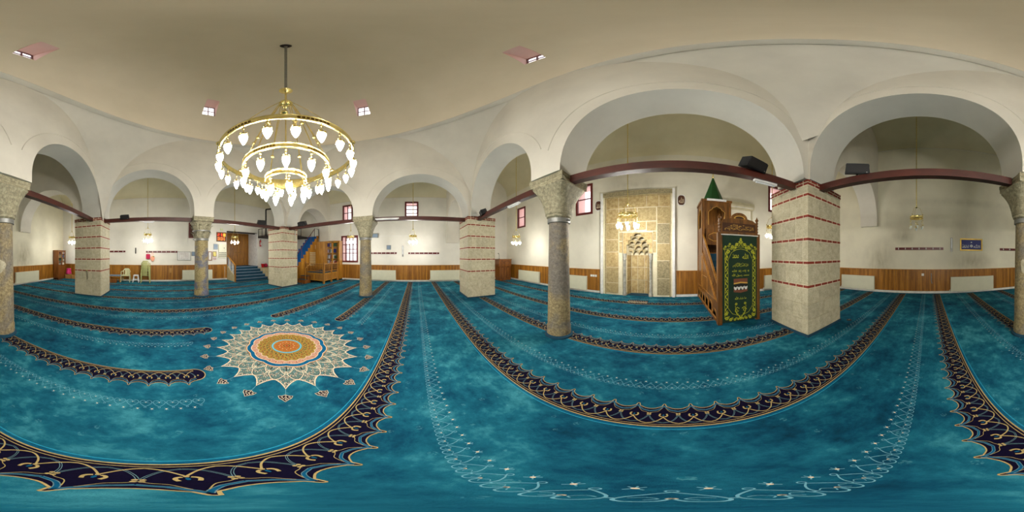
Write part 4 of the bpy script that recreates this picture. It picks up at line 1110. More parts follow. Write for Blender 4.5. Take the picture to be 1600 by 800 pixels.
# tower
for x in (A0, A1):
    for y in (T0, T1): MBx(x - .045, x + .045, y - .045, y + .045, 1.7 if y == T0 else 0, 3.55).build('tower_post', 'wood_walnut', mn)
def ogee(cx_, w, zb, zt, outer):
    x0_, x1_, lo, hi = outer
    a = [(cx_ - w, zb), (cx_ - w, zt - .22), (cx_ - w * .8, zt - .16), (cx_ - w * .62, zt - .14), (cx_ - w * .5, zt - .07), (cx_ - w * .22, zt - .04), (cx_, zt)]
    b = [(2 * cx_ - p[0], p[1]) for p in reversed(a[:-1])]
    return a + b
def pierced(axis, d0, d1, s0, s1, z0, z1, cx_, w, zb, zt, name):
    inn = ogee(cx_, w, zb, zt, (s0, s1, z0, z1)); mb = MB()
    P_ = (lambda s, d, z: (s, d, z)) if axis == 'y' else (lambda s, d, z: (d, s, z))
    lo, hi = sorted((d0, d1))
    def bx(a, b, c_, d): 
        p, q_ = P_(a, lo, c_), P_(b, hi, d); mb.box(p[0], q_[0], p[1], q_[1], c_, d)
    bx(s0, cx_ - w, z0, z1); bx(cx_ + w, s1, z0, z1); bx(cx_ - w, cx_ + w, z0, zb)
    for (a, za), (b, zb_) in zip(inn, inn[1:]):
        if b - a > 1e-6:
            mb.add([P_(s, d, z) for d in (lo, hi) for s, z in ((a, za), (b, zb_), (b, z1), (a, z1))], [(0, 1, 2, 3), (4, 5, 6, 7), (0, 1, 5, 4)])
    mb.build(name, 'wood_walnut', mn)
    e = MB(); e.tube([P_(s, lo - .004 if axis == 'y' or d0 < 1.5 else hi + .004, z) for s, z in inn], .009, 4, caps=False); e.build('arch_moulding', 'yellow_inlay', mn)
pierced('y', T0 - .02, T0 + .02, A0 + .045, A1 - .045, 2.52, 3.5, 1.5, .29, 2.66, 3.34, 'tower_front')
pierced('x', A0 - .02, A0 + .02, T0 + .045, T1 - .045, 2.34, 3.5, (T0 + T1) / 2, .26, 2.60, 3.32, 'tower_side')
pierced('x', A1 - .02, A1 + .02, T0 + .045, T1 - .045, 2.34, 3.5, (T0 + T1) / 2, .26, 2.60, 3.32, 'tower_side')
for x in (A0, A1): MBx(x - .02, x + .02, T0 + .045, T1 - .045, 1.72, 2.34).build('tower_side', 'wood_walnut', mn)
MBx(A0 + .045, A1 - .045, T1 - .03, T1, 1.7, 3.5).build('tower_back', 'wood_walnut', mn)
MBx(A0 + .1, A1 - .1, T0 - .015, T0 + .015, 1.98, 2.52).build('tower_panel', 'wood_walnut', mn)
MB().tube([(1.5 + .3 * math.cos(a) , T0 - .02, 2.25 + .15 * math.sin(a)) for a in [PI / 4 * k + PI / 8 for k in range(9)]], .01, 4).build('arch_moulding', 'yellow_inlay', mn)
MBx(A0 - .07, A1 + .07, T0 - .07, T1 + .04, 3.5, 3.58).build('tower_cornice', 'wood_walnut', mn)
MBx(A0 + .12, A1 - .15, T0 - .10, T0 - .07, 3.52, 3.59).build('cornice_strip_light', 'plastic_white', mn)
mb = MB(); c_ = (1.48, 5.76); pts8 = [(.42 * math.cos(PI / 4 * k + PI / 8), .42 * math.sin(PI / 4 * k + PI / 8)) for k in range(8)]
mb.add([(c_[0] + x, c_[1] + y, 3.60) for x, y in pts8] + [(c_[0] + x * .5, c_[1] + y * .5, 4.13) for x, y in pts8] + [(c_[0] + x * .07, c_[1] + y * .07, 4.66) for x, y in pts8], [(k, (k + 1) % 8, (k + 1) % 8 + 8, k + 8) for k in range(8)] + [(k + 8, (k + 1) % 8 + 8, (k + 1) % 8 + 16, k + 16) for k in range(8)])
mb.box(c_[0] - .4, c_[0] + .4, c_[1] - .4, c_[1] + .4, 3.58, 3.60); mb.build('spire', 'green_roof', mn)
mb = MB().tube([(c_[0], c_[1], 4.62), (c_[0], c_[1], 4.98)], .014, 6)
for z, r_ in ((4.70, .04), (4.78, .032), (4.85, .025)): mb.sphere((c_[0], c_[1], z), r_, 10, 6)
mb.tube([(c_[0] + .05 * math.cos(a), c_[1], 5.0 + .05 * math.sin(a)) for a in [R(-230 + 28 * k) + 0 for k in range(11)]], .008, 5); mb.build('finial', 'brass', mn, smooth=True)

# banner
bn = thing('banner', 'green cloth banner with yellow embroidery covering the pulpit doorway', 'banner', (1.5, F0 - .085, 0))
bw, bz0, bz1 = .425, .06, 2.06
g = MB(); n = 24; vs = []
for i in range(n + 1):
    x = -bw + 2 * bw * i / n
    vs += [(x, .006 * math.sin(i * .9), bz0), (x, .004 * math.sin(i * .9), bz1)]
g.add(vs, [(2 * i, 2 * i + 2, 2 * i + 3, 2 * i + 1) for i in range(n)]); g.box(-bw, bw, .008, .012, bz0, bz1); g.build('cloth', 'green_cloth', bn)
MB().tube([(-bw - .03, 0, bz1 + .012), (bw + .03, 0, bz1 + .012)], .014, 8).build('hanging_rod', 'paper', bn)
em = MB(); YE = -.012
def es(pts, w): # flat embroidered line on the banner plane
    t2 = MB().ribbon(pts, w, 0, 0); em.merge(t2, Matrix.Translation((0, YE, 0)) @ Matrix.Rotation(R(90), 4, 'X'))
def ed(x, z, r_, n=7): em.merge(MB().disc(x, z, r_, 0, n), Matrix.Translation((0, YE - .0005, 0)) @ Matrix.Rotation(R(90), 4, 'X'))
def flower(x, z, r_):
    for k in range(6): ed(x + r_ * .62 * math.cos(PI / 3 * k), z + r_ * .62 * math.sin(PI / 3 * k), r_ * .30, 6)
    ed(x, z, r_ * .22, 6)
def spiral(x, z, r_, a0, sg, w=.008, turns=1.3, n=12): es([(x + r_ * (1 - .8 * i / n) * math.cos(a0 + sg * turns * 2 * PI * i / n), z + r_ * (1 - .8 * i / n) * math.sin(a0 + sg * turns * 2 * PI * i / n)) for i in range(n + 1)], w)
for s in (-1, 1):
    es([(s * .375, .16), (s * .375, 1.74)], .007); es([(s * .30, .42), (s * .30, 1.52)], .006)
    for k in range(30):
        z = .26 + k * .048
        es([(s * .338 + .022 * math.sin(k * 1.9 + a), z + .022 * a) for a in (0, .6, 1.2, 1.8)], .013); ed(s * (.338 + (.018 if k % 2 else -.018)), z, .011)
    es([(s * .30, 1.52), (s * .22, 1.68), (s * .10, 1.74), (0, 1.76)], .007); es([(s * .30, .42), (s * .20, .27), (s * .08, .22), (0, .2)], .007)
    for (x, z, r_) in ((.30, 1.70, .05), (.20, 1.80, .045), (.36, 1.80, .03), (.33, 1.58, .03), (.10, 1.86, .04), (.13, 1.78, .03), (.26, 1.86, .03)): flower(s * x, z, r_); spiral(s * (x + .03), z - .04, .03, 0, s)
    for (x, z, r_) in ((.33, .17, .05), (.24, .13, .045), (.35, .28, .04), (.14, .12, .035), (.06, .12, .03)): flower(s * x, z, r_); spiral(s * (x - .03), z + .03, .03, 1, s)
    spiral(s * .06, 1.86, .055, PI / 2, s, .011); es([(s * .375, 1.74), (s * .2, 1.78), (0, 1.8)], .006)
    es([(0, .14), (s * .04, .2), (s * .10, .26), (s * .13, .36), (s * .09, .42), (s * .03, .38)], .014); spiral(s * .10, .34, .05, 0, s, .010)
    es([(s * .05, .24), (s * .12, .3), (s * .13, .46)], .008); flower(s * .11, .50, .035)
flower(0, 1.92, .05); flower(0, 1.98, .03); flower(0, .13, .04)
em.build('embroidery', 'embroidery', bn)
def put_text(s, x, z, w, h_, mat='embroidery', par=bn, y=YE): MB().merge(text_mesh(s, w, h_), Matrix.Translation((x, y, z)) @ Matrix.Rotation(R(90), 4, 'X')).build('lettering', mat, par)
put_text(ALLAH, .115, 1.60, .15, .13); put_text(MUH, -.125, 1.60, .15, .10); put_text(BISM, 0, 1.40, .38, .10)
for ch in bn.children: pass
put_text(SHAHADA1, 0, 1.265, .42, .075); put_text(SHAHADA2, 0, 1.175, .42, .08); put_text(MASH, 0, .64, .28, .075)
kb = MB()
def kp(pts, m, d): kb.add([(x, YE - d, z) for x, z in pts], [tuple(range(len(pts)))], m)
kp([(-.17, .79), (0, .76), (.17, .79), (.17, 1.09), (-.17, 1.09)], 0, .001); kp([(-.17, .86), (0, .82), (.17, .86), (.17, .98), (0, 1.0), (-.17, .98)], 1, .002)
kp([(-.17, .965), (0, .985), (.17, .965), (.17, .995), (0, 1.015), (-.17, .995)], 2, .003)
for k in range(4):
    x = -.127 + k * .085; kp([(x - .04, .87), (x + .04, .87), (x + .036, .92), (x + .02, .90), (x, .895), (x - .02, .90), (x - .036, .92)], 3, .003); kp([(x + .03 * math.cos(a), .86 + .03 * math.sin(a)) for a in [2 * PI * q / 8 for q in range(8)]], 3, .0035)
kb.build('shrine_picture', ['kaaba_brown', 'kaaba_black', 'yellow_inlay', 'paper'], bn)

# ------------------------------------------------------------------ radiators, pipes, rails, wall bits
def radiator(plane, c, inn, s0, s1, z0=.09, z1=.70, label=''):
    L = s1 - s0; mid = (s0 + s1) / 2
    if plane == 'X': loc = (c, mid, 0); rz_ = R(90) if inn < 0 else R(-90)
    else: loc = (mid, c, 0); rz_ = 0 if inn < 0 else R(180)
    # local frame: wall at y=0, room towards -y
    rz_ = {('Y', -1): 0, ('Y', 1): R(180), ('X', -1): R(-90), ('X', 1): R(90)}[(plane, inn)]
    t_ = thing('radiator', label, 'radiator', loc, rz_)
    p = MB(); p.box(-L / 2, L / 2, -.15, -.14, z0, z1); p.box(-L / 2, L / 2, -.07, -.06, z0, z1); n = int(L / .055)
    for k in range(n):
        x = -L / 2 + (k + .5) * L / n; p.box(x - .016, x + .016, -.154, -.14, z0 + .035, z1 - .035)
    p.build('panel', 'white_enamel', t_)
    MB().box(-L / 2 - .008, L / 2 + .008, -.155, -.055, z1 - .01, z1 + .012).build('top_grille', 'white_enamel', t_)
    for s in (-1, 1): MB().box(s * L / 2 - .006, s * L / 2 + .006, -.155, -.055, z0, z1).build('side_cover', 'white_enamel', t_)
    MB().tube([(-L / 2 - .05, -.10, z0 + .06), (-L / 2, -.10, z0 + .06)], .014, 6).tube([(-L / 2 - .05, -.10, z0 + .06), (-L / 2 - .05, -.10, .0)], .012, 6).build('valve', 'white_pipe', t_)
    for s in (-.35, .35): MB().box(s * L - .015, s * L + .015, -.06, -.022, z0 + .1, z1 - .1).build('bracket', 'white_enamel', t_)
radiator('X', XR, -1, 2.32, 3.95, label='cream radiator beside the largest pier on the long-rail wall')
radiator('X', XR, -1, -2.86, -.96, label='cream radiator below the blue framed calligraphy')
radiator('X', XR, -1, -7.35, -5.55, label='cream radiator between the bookcase and the patched column')
radiator('Y', YF, -1, -8.45, -6.55, label='cream radiator next to the preaching desk')
radiator('Y', YF, -1, -5.3, -3.58, label='cream radiator below the red window left of the prayer niche')
radiator('Y', YF, -1, 3.95, 5.6, label='cream radiator half hidden between pulpit and largest pier')
radiator('Y', YB, 1, -3.34, -1.40, label='cream radiator behind the blue-tinged leafy column')
radiator('X', XL, 1, -2.86, -1.25, label='cream radiator behind the column next to the barred window')
radiator('X', XL, 1, .88, 2.72, label='cream radiator near the pier by the preaching desk')
def pipe_run(n, pts_list):
    mb = MB()
    for p in pts_list: mb.tube(p, .014, 6)
    tag(mb.build('heating_pipe', 'white_pipe', smooth=True), n, 'pipe', kind='thing')
pipe_run('white twin heating pipes along the foot of the long-rail wall', [[(XR - .07, 6.1, z), (XR - .07, -10.0, z)] for z in (.04, .09)])
pipe_run('white twin heating pipes along the foot of the prayer niche wall', [[(-9.0, YF - .07, z), (-2.98, YF - .07, z)] for z in (.04, .09)])
pipe_run('white twin heating pipes along the foot of the wall behind the plastic chairs', [[(6.2, YB + .07, z), (-4.25, YB + .07, z), (-4.25, YB + .07, .95 - z)] for z in (.04, .09)])
pipe_run('white twin heating pipes along the foot of the barred-window wall', [[(XL + .07, -4.7, z), (XL + .07, 5.0, z)] for z in (.04, .09)])

def coat_rail(plane, c, inn, s0, s1, z, label):
    rz_ = {('Y', -1): 0, ('Y', 1): R(180), ('X', -1): R(-90), ('X', 1): R(90)}[(plane, inn)]
    loc = (c, (s0 + s1) / 2, z) if plane == 'X' else ((s0 + s1) / 2, c, z); L = abs(s1 - s0)
    t_ = thing('coat_rail', label, 'coat rail', loc, rz_)
    MB().box(-L / 2, L / 2, -.025, 0, -.055, .055).build('board', 'frame_red', t_)
    n = max(2, int(L / .27))
    for k in range(n):
        x = -L / 2 + (k + .5) * L / n
        MB().tube([(x, -.025, .02), (x, -.05, .0), (x, -.06, -.03), (x, -.085, -.03), (x, -.09, .0)], .007, 5).sphere((x, -.09, .01), .013, 6, 4).box(x - .015, x + .015, -.03, -.025, -.03, .04).build('hook', 'paper', t_)
coat_rail('X', XR, -1, -.65, 1.40, 1.91, 'dark red coat rail left of the blue framed calligraphy')
coat_rail('X', XR, -1, -4.6, -3.25, 1.91, 'dark red coat rail partly hidden by the patched column')
coat_rail('Y', YB, 1, 2.2, 3.7, 1.89, 'dark red coat rail behind the pier with the brass tap')
coat_rail('Y', YB, 1, -1.09, .88, 1.86, 'dark red coat rail holding the crimson and peach bags')
coat_rail('X', XL, 1, -2.85, -1.20, 1.78, 'dark red coat rail beside the column by the barred window')
coat_rail('X', XL, 1, -.48, 1.44, 1.77, 'dark red coat rail below the small high window on the left wall')

def wallbox(name, label, cat, plane, c, inn, s0, s1, z0, z1, mats, d=.03, frame=0, inner=None):
    rz_ = {('Y', -1): 0, ('Y', 1): R(180), ('X', -1): R(-90), ('X', 1): R(90)}[(plane, inn)]
    loc = (c, (s0 + s1) / 2, (z0 + z1) / 2) if plane == 'X' else ((s0 + s1) / 2, c, (z0 + z1) / 2); w, h_ = abs(s1 - s0) / 2, (z1 - z0) / 2
    t_ = thing(name, label, cat, loc, rz_)
    if frame:
        f_ = frame
        fr = MB().box(-w, w, -d, 0, h_ - f_, h_).box(-w, w, -d, 0, -h_, -h_ + f_).box(-w, -w + f_, -d, 0, -h_ + f_, h_ - f_).box(w - f_, w, -d, 0, -h_ + f_, h_ - f_); fr.build('frame', mats, t_)
        MB().box(-w + f_, w - f_, -d * .5, 0, -h_ + f_, h_ - f_).build('face', inner, t_)
    else: MB().box(-w, w, -d, 0, -h_, h_).build('body', mats, t_)
    return t_, w, h_
t_, w, h_ = wallbox('framed_calligraphy', 'gold-framed blue panel with white calligraphy on the long-rail wall', 'picture', 'X', XR, -1, -2.38, -1.37, 1.83, 2.36, 'gold_frame', .04, .055, 'royal_blue')
for x, s in ((.24, ALLAH), (-.26, MUH)): MB().merge(text_mesh(s, .30, .16), Matrix.Translation((x, -.024, -.06)) @ Matrix.Rotation(R(90), 4, 'X')).build('lettering', 'paper', t_)
MB().merge(MB().disc(0, -.06, .062, 0, 16).disc(0, .10, .035, 0, 4, 0, None, PI / 4), Matrix.Translation((0, -.023, 0)) @ Matrix.Rotation(R(90), 4, 'X')).build('emblem', 'paper', t_)
MB().merge(MB().disc(0, -.06, .02, 0, 10), Matrix.Translation((0, -.025, 0)) @ Matrix.Rotation(R(90), 4, 'X')).build('emblem_centre', 'royal_blue', t_)

def wall_lamp(plane, c, inn, s, z, label, L=.6):
    t_, w, h_ = wallbox('wall_lamp', label, 'lamp', plane, c, inn, s - .045, s + .045, z - L / 2, z + L / 2, 'grey_metal', .03)
    MB().tube([(0, -.05, -L / 2 + .14), (0, -.05, L / 2 - .02)], .022, 8).build('tube', 'plastic_white', t_)
    MB().tube([(0, -.04, -L / 2), (0, -.04, -L / 2 - .16), (.03, -.03, -L / 2 - .2)], .006, 5).build('cord', 'paper', t_)
wall_lamp('X', XR, -1, -1.0, 2.08, 'upright wall lamp tube beside the blue framed calligraphy')
wall_lamp('X', XL, 1, -.82, 1.9, 'upright wall lamp tube between two coat rails on the window wall', .68)
wallbox('wall_heater', 'small dark upright fitting between two coat rails above the stool', 'lamp', 'Y', YB, 1, 1.50, 1.56, 1.75, 2.12, 'black_metal', .04)
wallbox('socket', 'white socket in the wood panelling of the long-rail wall', 'socket', 'X', XR - .026, -1, .17, .27, .76, .86, 'paper', .02)
hd = thing('door_handle_bar', 'pale hanging handle on the wood panelling of the long-rail wall', 'handle', (XR - .026, -.14, .65)); hd.rotation_euler = (0, 0, R(-90))
MB().tube([(0, -.03, .22), (0, -.03, -.12), (.03, -.03, -.22)], .018, 8).box(-.02, .02, -.03, 0, .16, .2).build('bar', 'grey_metal', hd)
for i, x in enumerate((-3.38, -3.27, -3.16)): 
    wallbox('socket', ['white wall socket nearest the cream radiator by the prayer niche', 'middle of three white wall sockets by the prayer niche', 'white wall socket nearest the prayer niche'][i], 'socket', 'Y', YF - .026, -1, x - .045, x + .045, .70, .79, 'paper', .02)
wallbox('wall_clock', 'square grey clock above the coat rail on the window wall', 'clock', 'X', XL, 1, -1.84, -1.56, 2.0, 2.28, 'grey_metal', .03, .03, 'picture_blue')
wallbox('monitor', 'small grey screen on a bracket behind the column by the barred window', 'screen', 'X', XL, 1, -2.8, -2.38, 2.76, 3.04, 'grey_metal', .08, .03, 'picture_blue')
tag(MB().box(XL, XL + .02, -2.38, -.2, 2.86, 2.875).build('cable_duct', 'paint_white'), 'thin white cable duct running from the grey screen', 'cable', kind='thing')
t_, w, h_ = wallbox('whiteboard', 'whiteboard with faint writing below the leafy column side of the rail', 'whiteboard', 'Y', YB, 1, -1.95, -1.09, 1.32, 1.88, 'grey_metal', .03, .02, 'paper')
e = MB()
for r_ in range(6): 
    for k in range(5): e.box(-.33 + k * .13, -.33 + k * .13 + rnd.uniform(.06, .11), -.018, -.016, .17 - r_ * .065, .185 - r_ * .065)
e.build('handwriting', 'paper_text', t_)
wallbox('framed_notice', 'narrow pale notice right beside the whiteboard', 'notice', 'Y', YB, 1, -2.2, -2.0, 1.6, 1.88, 'grey_metal', .02, .02, 'picture_blue')
wallbox('framed_notice', 'brown framed notice right of the leafy column', 'notice', 'Y', YB, 1, -3.37, -3.08, 1.30, 1.9, 'wood_red', .04, .05, 'paper')
wallbox('framed_notice', 'yellow notice in a dark frame above a white sheet', 'notice', 'Y', YB, 1, -3.68, -3.42, 1.56, 1.90, 'wood_walnut', .03, .03, 'yellow_paper')
wallbox('notice_sheet', 'white sheet below the yellow notice', 'notice', 'Y', YB, 1, -3.68, -3.42, 1.33, 1.52, 'paper', .01, .012, 'paper_text')
wallbox('framed_notice', 'pale blue framed picture above the yellow notice', 'picture', 'Y', YB, 1, -3.77, -3.47, 2.03, 2.40, 'grey_metal', .03, .02, 'picture_blue')
t_, w, h_ = wallbox('prayer_time_display', 'red and orange lit prayer time display beside the entrance', 'display', 'Y', YB, 1, -4.38, -3.68, 2.56, 3.2, 'wood_red', .05, .03, 'kaaba_black')
e = MB()
e.box(.12, .30, -.030, -.028, .04, .25, 1)
DIG = {'0': 'abcdef', '1': 'bc', '2': 'abged', '3': 'abgcd', '4': 'fgbc', '5': 'afgcd', '8': 'abcdefg', '7': 'abc'}
def digit(x, z, w, h_, ch, m):
    t3 = w * .22
    S = {'a': (x, x + w, z + h_ - t3, z + h_), 'g': (x, x + w, z + h_ / 2 - t3 / 2, z + h_ / 2 + t3 / 2), 'd': (x, x + w, z, z + t3), 'f': (x, x + t3, z + h_ / 2, z + h_), 'e': (x, x + t3, z, z + h_ / 2), 'b': (x + w - t3, x + w, z + h_ / 2, z + h_), 'c': (x + w - t3, x + w, z, z + h_ / 2)}
    for s in DIG[ch]: a = S[s]; e.box(a[0], a[1], -.034, -.030, a[2], a[3], m)
for k, ch in enumerate('2218'): digit(-.28 + k * .085 + (.02 if k > 1 else 0), .05, .06, .19, ch, 0)
for r_ in range(3):
    for k in range(5): e.box(-.28 + k * .115, -.28 + k * .115 + .08, -.034, -.03, -.06 - r_ * .085, -.015 - r_ * .085, 0 if (k + r_) % 2 else 1)
e.build('digits', ['led_red', 'led_orange'], t_)
wallbox('junction_box', 'small beige box above the prayer time display', 'box', 'Y', YB, 1, -4.14, -3.94, 3.3, 3.46, 'plastic_cream', .05)
t_, w, h_ = wallbox('switch_cabinet', 'pale metal switch cabinet with rows of dark switches', 'cabinet', 'Y', YB, 1, -4.38, -3.82, 1.50, 2.38, 'white_enamel', .08)
MB().box(-.26, -.01, -.09, -.08, -.02, .40).build('cabinet_door', 'white_enamel', t_); MB().box(.01, .26, -.09, -.08, -.02, .40).build('cabinet_door', 'white_enamel', t_)
for r_ in range(3):
    for k in range(6): inst('switch', cube('black_plastic'), t_, (-.22 + k * .088, -.085, -.12 - r_ * .11), (.05, .02, .06))
wallbox('key_lock', 'small dark lock on the switch cabinet', 'lock', 'Y', YB + .09, 1, -4.22, -4.18, 2.1, 2.16, 'black_metal', .015)
wallbox('cord_box', 'pale dark-slotted fitting in the panelling behind the plastic chairs', 'vent', 'Y', YB + .026, 1, -.72, -.6, .55, .85, 'cardboard', .015)

# bags on the rail
def bag(x, z, w, h_, mat, label, strap):
    t_ = thing('cloth_bag', label, 'bag', (x, YB + .07, z))
    n = 12; pts = [(w * .5 * math.cos(a) * (1 + .12 * math.sin(a * 3)), h_ * .5 * math.sin(a)) if mat == 'cloth_peach' else (w * .5 * max(-1, min(1, 1.35 * math.cos(a))), h_ * .5 * max(-1, min(1, 1.35 * math.sin(a)))) for a in [2 * PI * k / 20 for k in range(20)]]
    mb = MB(); mb.prism(pts, -.03, .04, 'y'); mb.build('pouch', mat, t_)
    MB().tube([(-w * .25, .0, h_ * .45), (-.02, .0, h_ * .5 + strap), (.02, 0, h_ * .5 + strap), (w * .25, 0, h_ * .45)], .008, 5).build('strap', mat, t_)
    if mat == 'cloth_peach': MB().sphere((-.06, .03, h_ * .38), .06, 8, 5, 0, .5).build('leaf_patch', 'leaf_green', t_)
    else: MB().box(-w * .35, w * .35, .04, .05, -h_ * .3, h_ * .2).build('pocket', 'cloth_crimson', t_)
bag(.74, 1.57, .26, .30, 'cloth_crimson', 'crimson cloth bag hanging from the coat rail', .1)
bag(.46, 1.44, .25, .34, 'cloth_peach', 'peach cloth bag with a green patch hanging from the coat rail', .24)

# ------------------------------------------------------------------ plastic seats
def plastic_chair(mat, loc, rotz, label, group=None):
    t_ = thing('plastic_chair', label, 'chair', loc, rotz, group)
    vs = []; n = 8
    for j in range(n + 1):
        for i in range(n + 1):
            x, y = -.23 + .46 * i / n, -.22 + .44 * j / n; vs.append((x, y, .43 - .02 * math.cos((i / n - .5) * PI) * math.cos((j / n - .5) * PI)))
    s = MB().add(vs, [(j * 9 + i, j * 9 + i + 1, j * 9 + i + 10, j * 9 + i + 9) for j in range(n) for i in range(n)]); s.box(-.23, .23, -.23, -.21, .39, .435).box(-.24, -.22, -.22, .22, .39, .435).box(.22, .24, -.22, .22, .39, .435); s.build('seat', mat, t_, smooth=True)
    # curved back with slots, wraps into arms
    b = MB(); m_ = 10
    for k in range(m_):
        a0, a1 = PI * (.08 + .84 * k / m_), PI * (.08 + .84 * (k + 1) / m_)
        P_ = lambda a, z: (.255 * math.cos(a), .10 + .15 * math.sin(a) + (z - .43) * .16, z)
        top = lambda a: .62 + .20 * min(1, 1.25 * math.sin(a) ** 1.6)
        b.quad(P_(a0, top(a0) - .07), P_(a1, top(a1) - .07), P_(a1, top(a1)), P_(a0, top(a0)))
        if k % 2 == 0 or 2 < k < 7: b.quad(P_(a0 + .02, .43), P_(a1 - .04, .43), P_(a1 - .04, top(a1) - .06), P_(a0 + .02, top(a0) - .06))
    b.build('backrest', mat, t_)
    for s_ in (-1, 1):
        MB().tube([(s_ * .255, .14, .645), (s_ * .275, .0, .65), (s_ * .275, -.14, .645), (s_ * .26, -.2, .60)], .018, 6).build('armrest', mat, t_, smooth=True)
        for y in (-.2, .2):
            top_z = .60 if y < 0 else .44
            MB().tube([(s_ * .26 if y < 0 else s_ * .22, y, top_z), (s_ * .27, y * 1.12 if y < 0 else y * 1.3, 0)], [.024, .02], 6).build('leg', mat, t_, smooth=True)
    return t_
plastic_chair('plastic_cream', (2.08, -9.82, 0), R(180), 'single cream plastic armchair between the bench and the white stool')
for k in range(5):
    lab = ['bottom', 'second from bottom', 'middle', 'second from top', 'topmost'][k] + ' olive plastic chair of the tall stack below the crimson bag'
    plastic_chair('plastic_olive', (.86, -9.72 - .012 * k, .125 * k), R(0), lab, 'stacked olive plastic chairs')
st = thing('plastic_stool', 'small white plastic stool between armchair and chair stack', 'stool', (1.45, -9.8, 0))
MB().box(-.14, .14, -.14, .14, .43, .455).box(-.15, .15, -.15, .15, .40, .435).build('seat', 'plastic_white', st)
for sx in (-1, 1):
    for sy in (-1, 1): MB().tube([(sx * .12, sy * .12, .42), (sx * .18, sy * .18, 0)], [.03, .026], 4).build('leg', 'plastic_white', st)
for sx in (-1, 1): MB().box(-.14, .14, sx * .155 - .008, sx * .155 + .008, .16, .19).build('brace', 'plastic_white', st)
bn2 = thing('low_bench', 'low wooden bench with dark cushion beside the pier with the tap', 'bench', (2.72, -9.75, 0))
MB().box(-.35, .35, -.18, .18, .30, .36).build('seat', 'wood_pine', bn2); MB().box(-.36, .36, -.19, .19, .36, .43).build('cushion', 'picture_blue', bn2)
for x in (-.3, .3): MB().box(x - .03, x + .03, -.16, .16, 0, .30).build('leg', 'wood_pine', bn2)
tag(MB().box(-.22, .22, -.15, .15, 0, .2).build('red_box', 'wood_red', loc=(2.78, -9.35, 0)), 'low reddish wooden box in front of the cushioned bench', 'box', kind='thing')
# pink stools on a box
px = (6.18, -9.86)
tag(MB().box(-.2, .2, -.16, .16, 0, .32).box(-.205, .205, -.02, .02, .1, .22).build('cardboard_box', 'cardboard', loc=(px[0], px[1], 0)), 'tan wooden crate beneath the pink plastic stool', 'box', kind='thing')
tag(MB().box(-.12, .12, -.1, .1, 0, .26).build('cardboard_box', 'cardboard', loc=(5.80, -9.90, 0)), 'small tan crate beside the pink stool', 'box', kind='thing')
ps = thing('plastic_stool', 'bright pink plastic stool standing on a tan crate', 'stool', (px[0], px[1], .32))
MB().lathe([(.001, .40), (.15, .40), (.165, .37), (.165, .33)], 20).build('seat', 'plastic_pink', ps, smooth=True)
MB().lathe([(.165, .35), (.2, .1), (.21, .02)], 8).build('skirt', 'plastic_pink', ps)
for k in range(4): a = PI / 2 * k + PI / 4; MB().tube([(.14 * math.cos(a), .14 * math.sin(a), .34), (.17 * math.cos(a), .17 * math.sin(a), 0)], .02, 5).build('leg', 'plastic_pink', ps)

# ------------------------------------------------------------------ bookcases
def book_row(x0, x1, y0, y1, z, hmax, axis, group, lab, n_max=8, parent=None):
    s = x0 if axis == 'x' else y0; e_ = x1 if axis == 'x' else y1; k = 0
    while s < e_ - .03 and k < n_max:
        w = rnd.uniform(.03, .06); h_ = rnd.uniform(.75, 1) * hmax; m_ = rnd.choice(['book_red', 'book_green', 'book_tan', 'royal_blue', 'paper'])
        mb = MB()
        if axis == 'x': mb.box(0, w - .003, y0 - s * 0, y1, 0, h_)
        if axis == 'x': o = MB().box(0, w - .003, 0, y1 - y0, 0, h_).build('book', m_, loc=(s, y0, z))
        else: o = MB().box(0, x1 - x0, 0, w - .003, 0, h_).build('book', m_, loc=(x0, s, z))
        cn = {'book_red': 'red', 'book_green': 'green', 'book_tan': 'tan', 'royal_blue': 'navy', 'paper': 'white'}[m_]
        od = ['first', 'second', 'third', 'fourth', 'fifth', 'sixth', 'seventh', 'eighth', 'ninth', 'tenth', 'eleventh', 'twelfth', 'thirteenth', 'fourteenth', 'fifteenth'][k]
        tag(o, '%s book, %s along the %s' % (cn, od, lab), 'book', group, 'thing'); s += w; k += 1
def bookcase(loc, rotz, w, d, h_, zb, label, mat='wood_red', lower=True):
    """local: front towards -y, back at y=0"""
    t_ = thing('bookcase', label, 'bookcase', loc, rotz)
    MB().box(-w / 2, w / 2, -.02, 0, 0, h_).box(-w / 2, -w / 2 + .03, -d, 0, 0, h_).box(w / 2 - .03, w / 2, -d, 0, 0, h_).box(-w / 2 - .02, w / 2 + .02, -d - .02, 0, h_ - .04, h_).box(-w / 2, w / 2, -d, 0, 0, .08).build('carcass', mat, t_)
    for k in range(4): z = zb + (h_ - zb) * k / 4; MB().box(-w / 2 + .03, w / 2 - .03, -d + .04, -.02, z, z + .02).build('shelf', mat, t_)
    for s in (-1, 1):
        x0_, x1_ = (-w / 2 + .02, -.005) if s < 0 else (.005, w / 2 - .02)
        dr = MB().box(x0_, x0_ + .05, -d - .02, -d, zb, h_ - .06).box(x1_ - .05, x1_, -d - .02, -d, zb, h_ - .06).box(x0_, x1_, -d - .02, -d, zb, zb + .05).box(x0_, x1_, -d - .02, -d, h_ - .12, h_ - .06).build('door', mat, t_)
        MB().quad((x0_ + .05, -d - .01, zb + .05), (x1_ - .05, -d - .01, zb + .05), (x1_ - .05, -d - .01, h_ - .12), (x0_ + .05, -d - .01, h_ - .12)).build('pane', 'pane_glass', dr)
        MB().sphere((-.03 * -s * -1 if False else s * .03, -d - .03, (zb + h_) / 2), .012, 8, 5).build('knob', 'brass', dr)
        if lower:
            dr = MB().box(x0_, x1_, -d - .02, -d, .1, zb - .02).build('door', mat, t_); MB().box(x0_ + .06, x1_ - .06, -d - .026, -d - .02, .16, zb - .08).build('door_panel', mat, dr)
    return t_
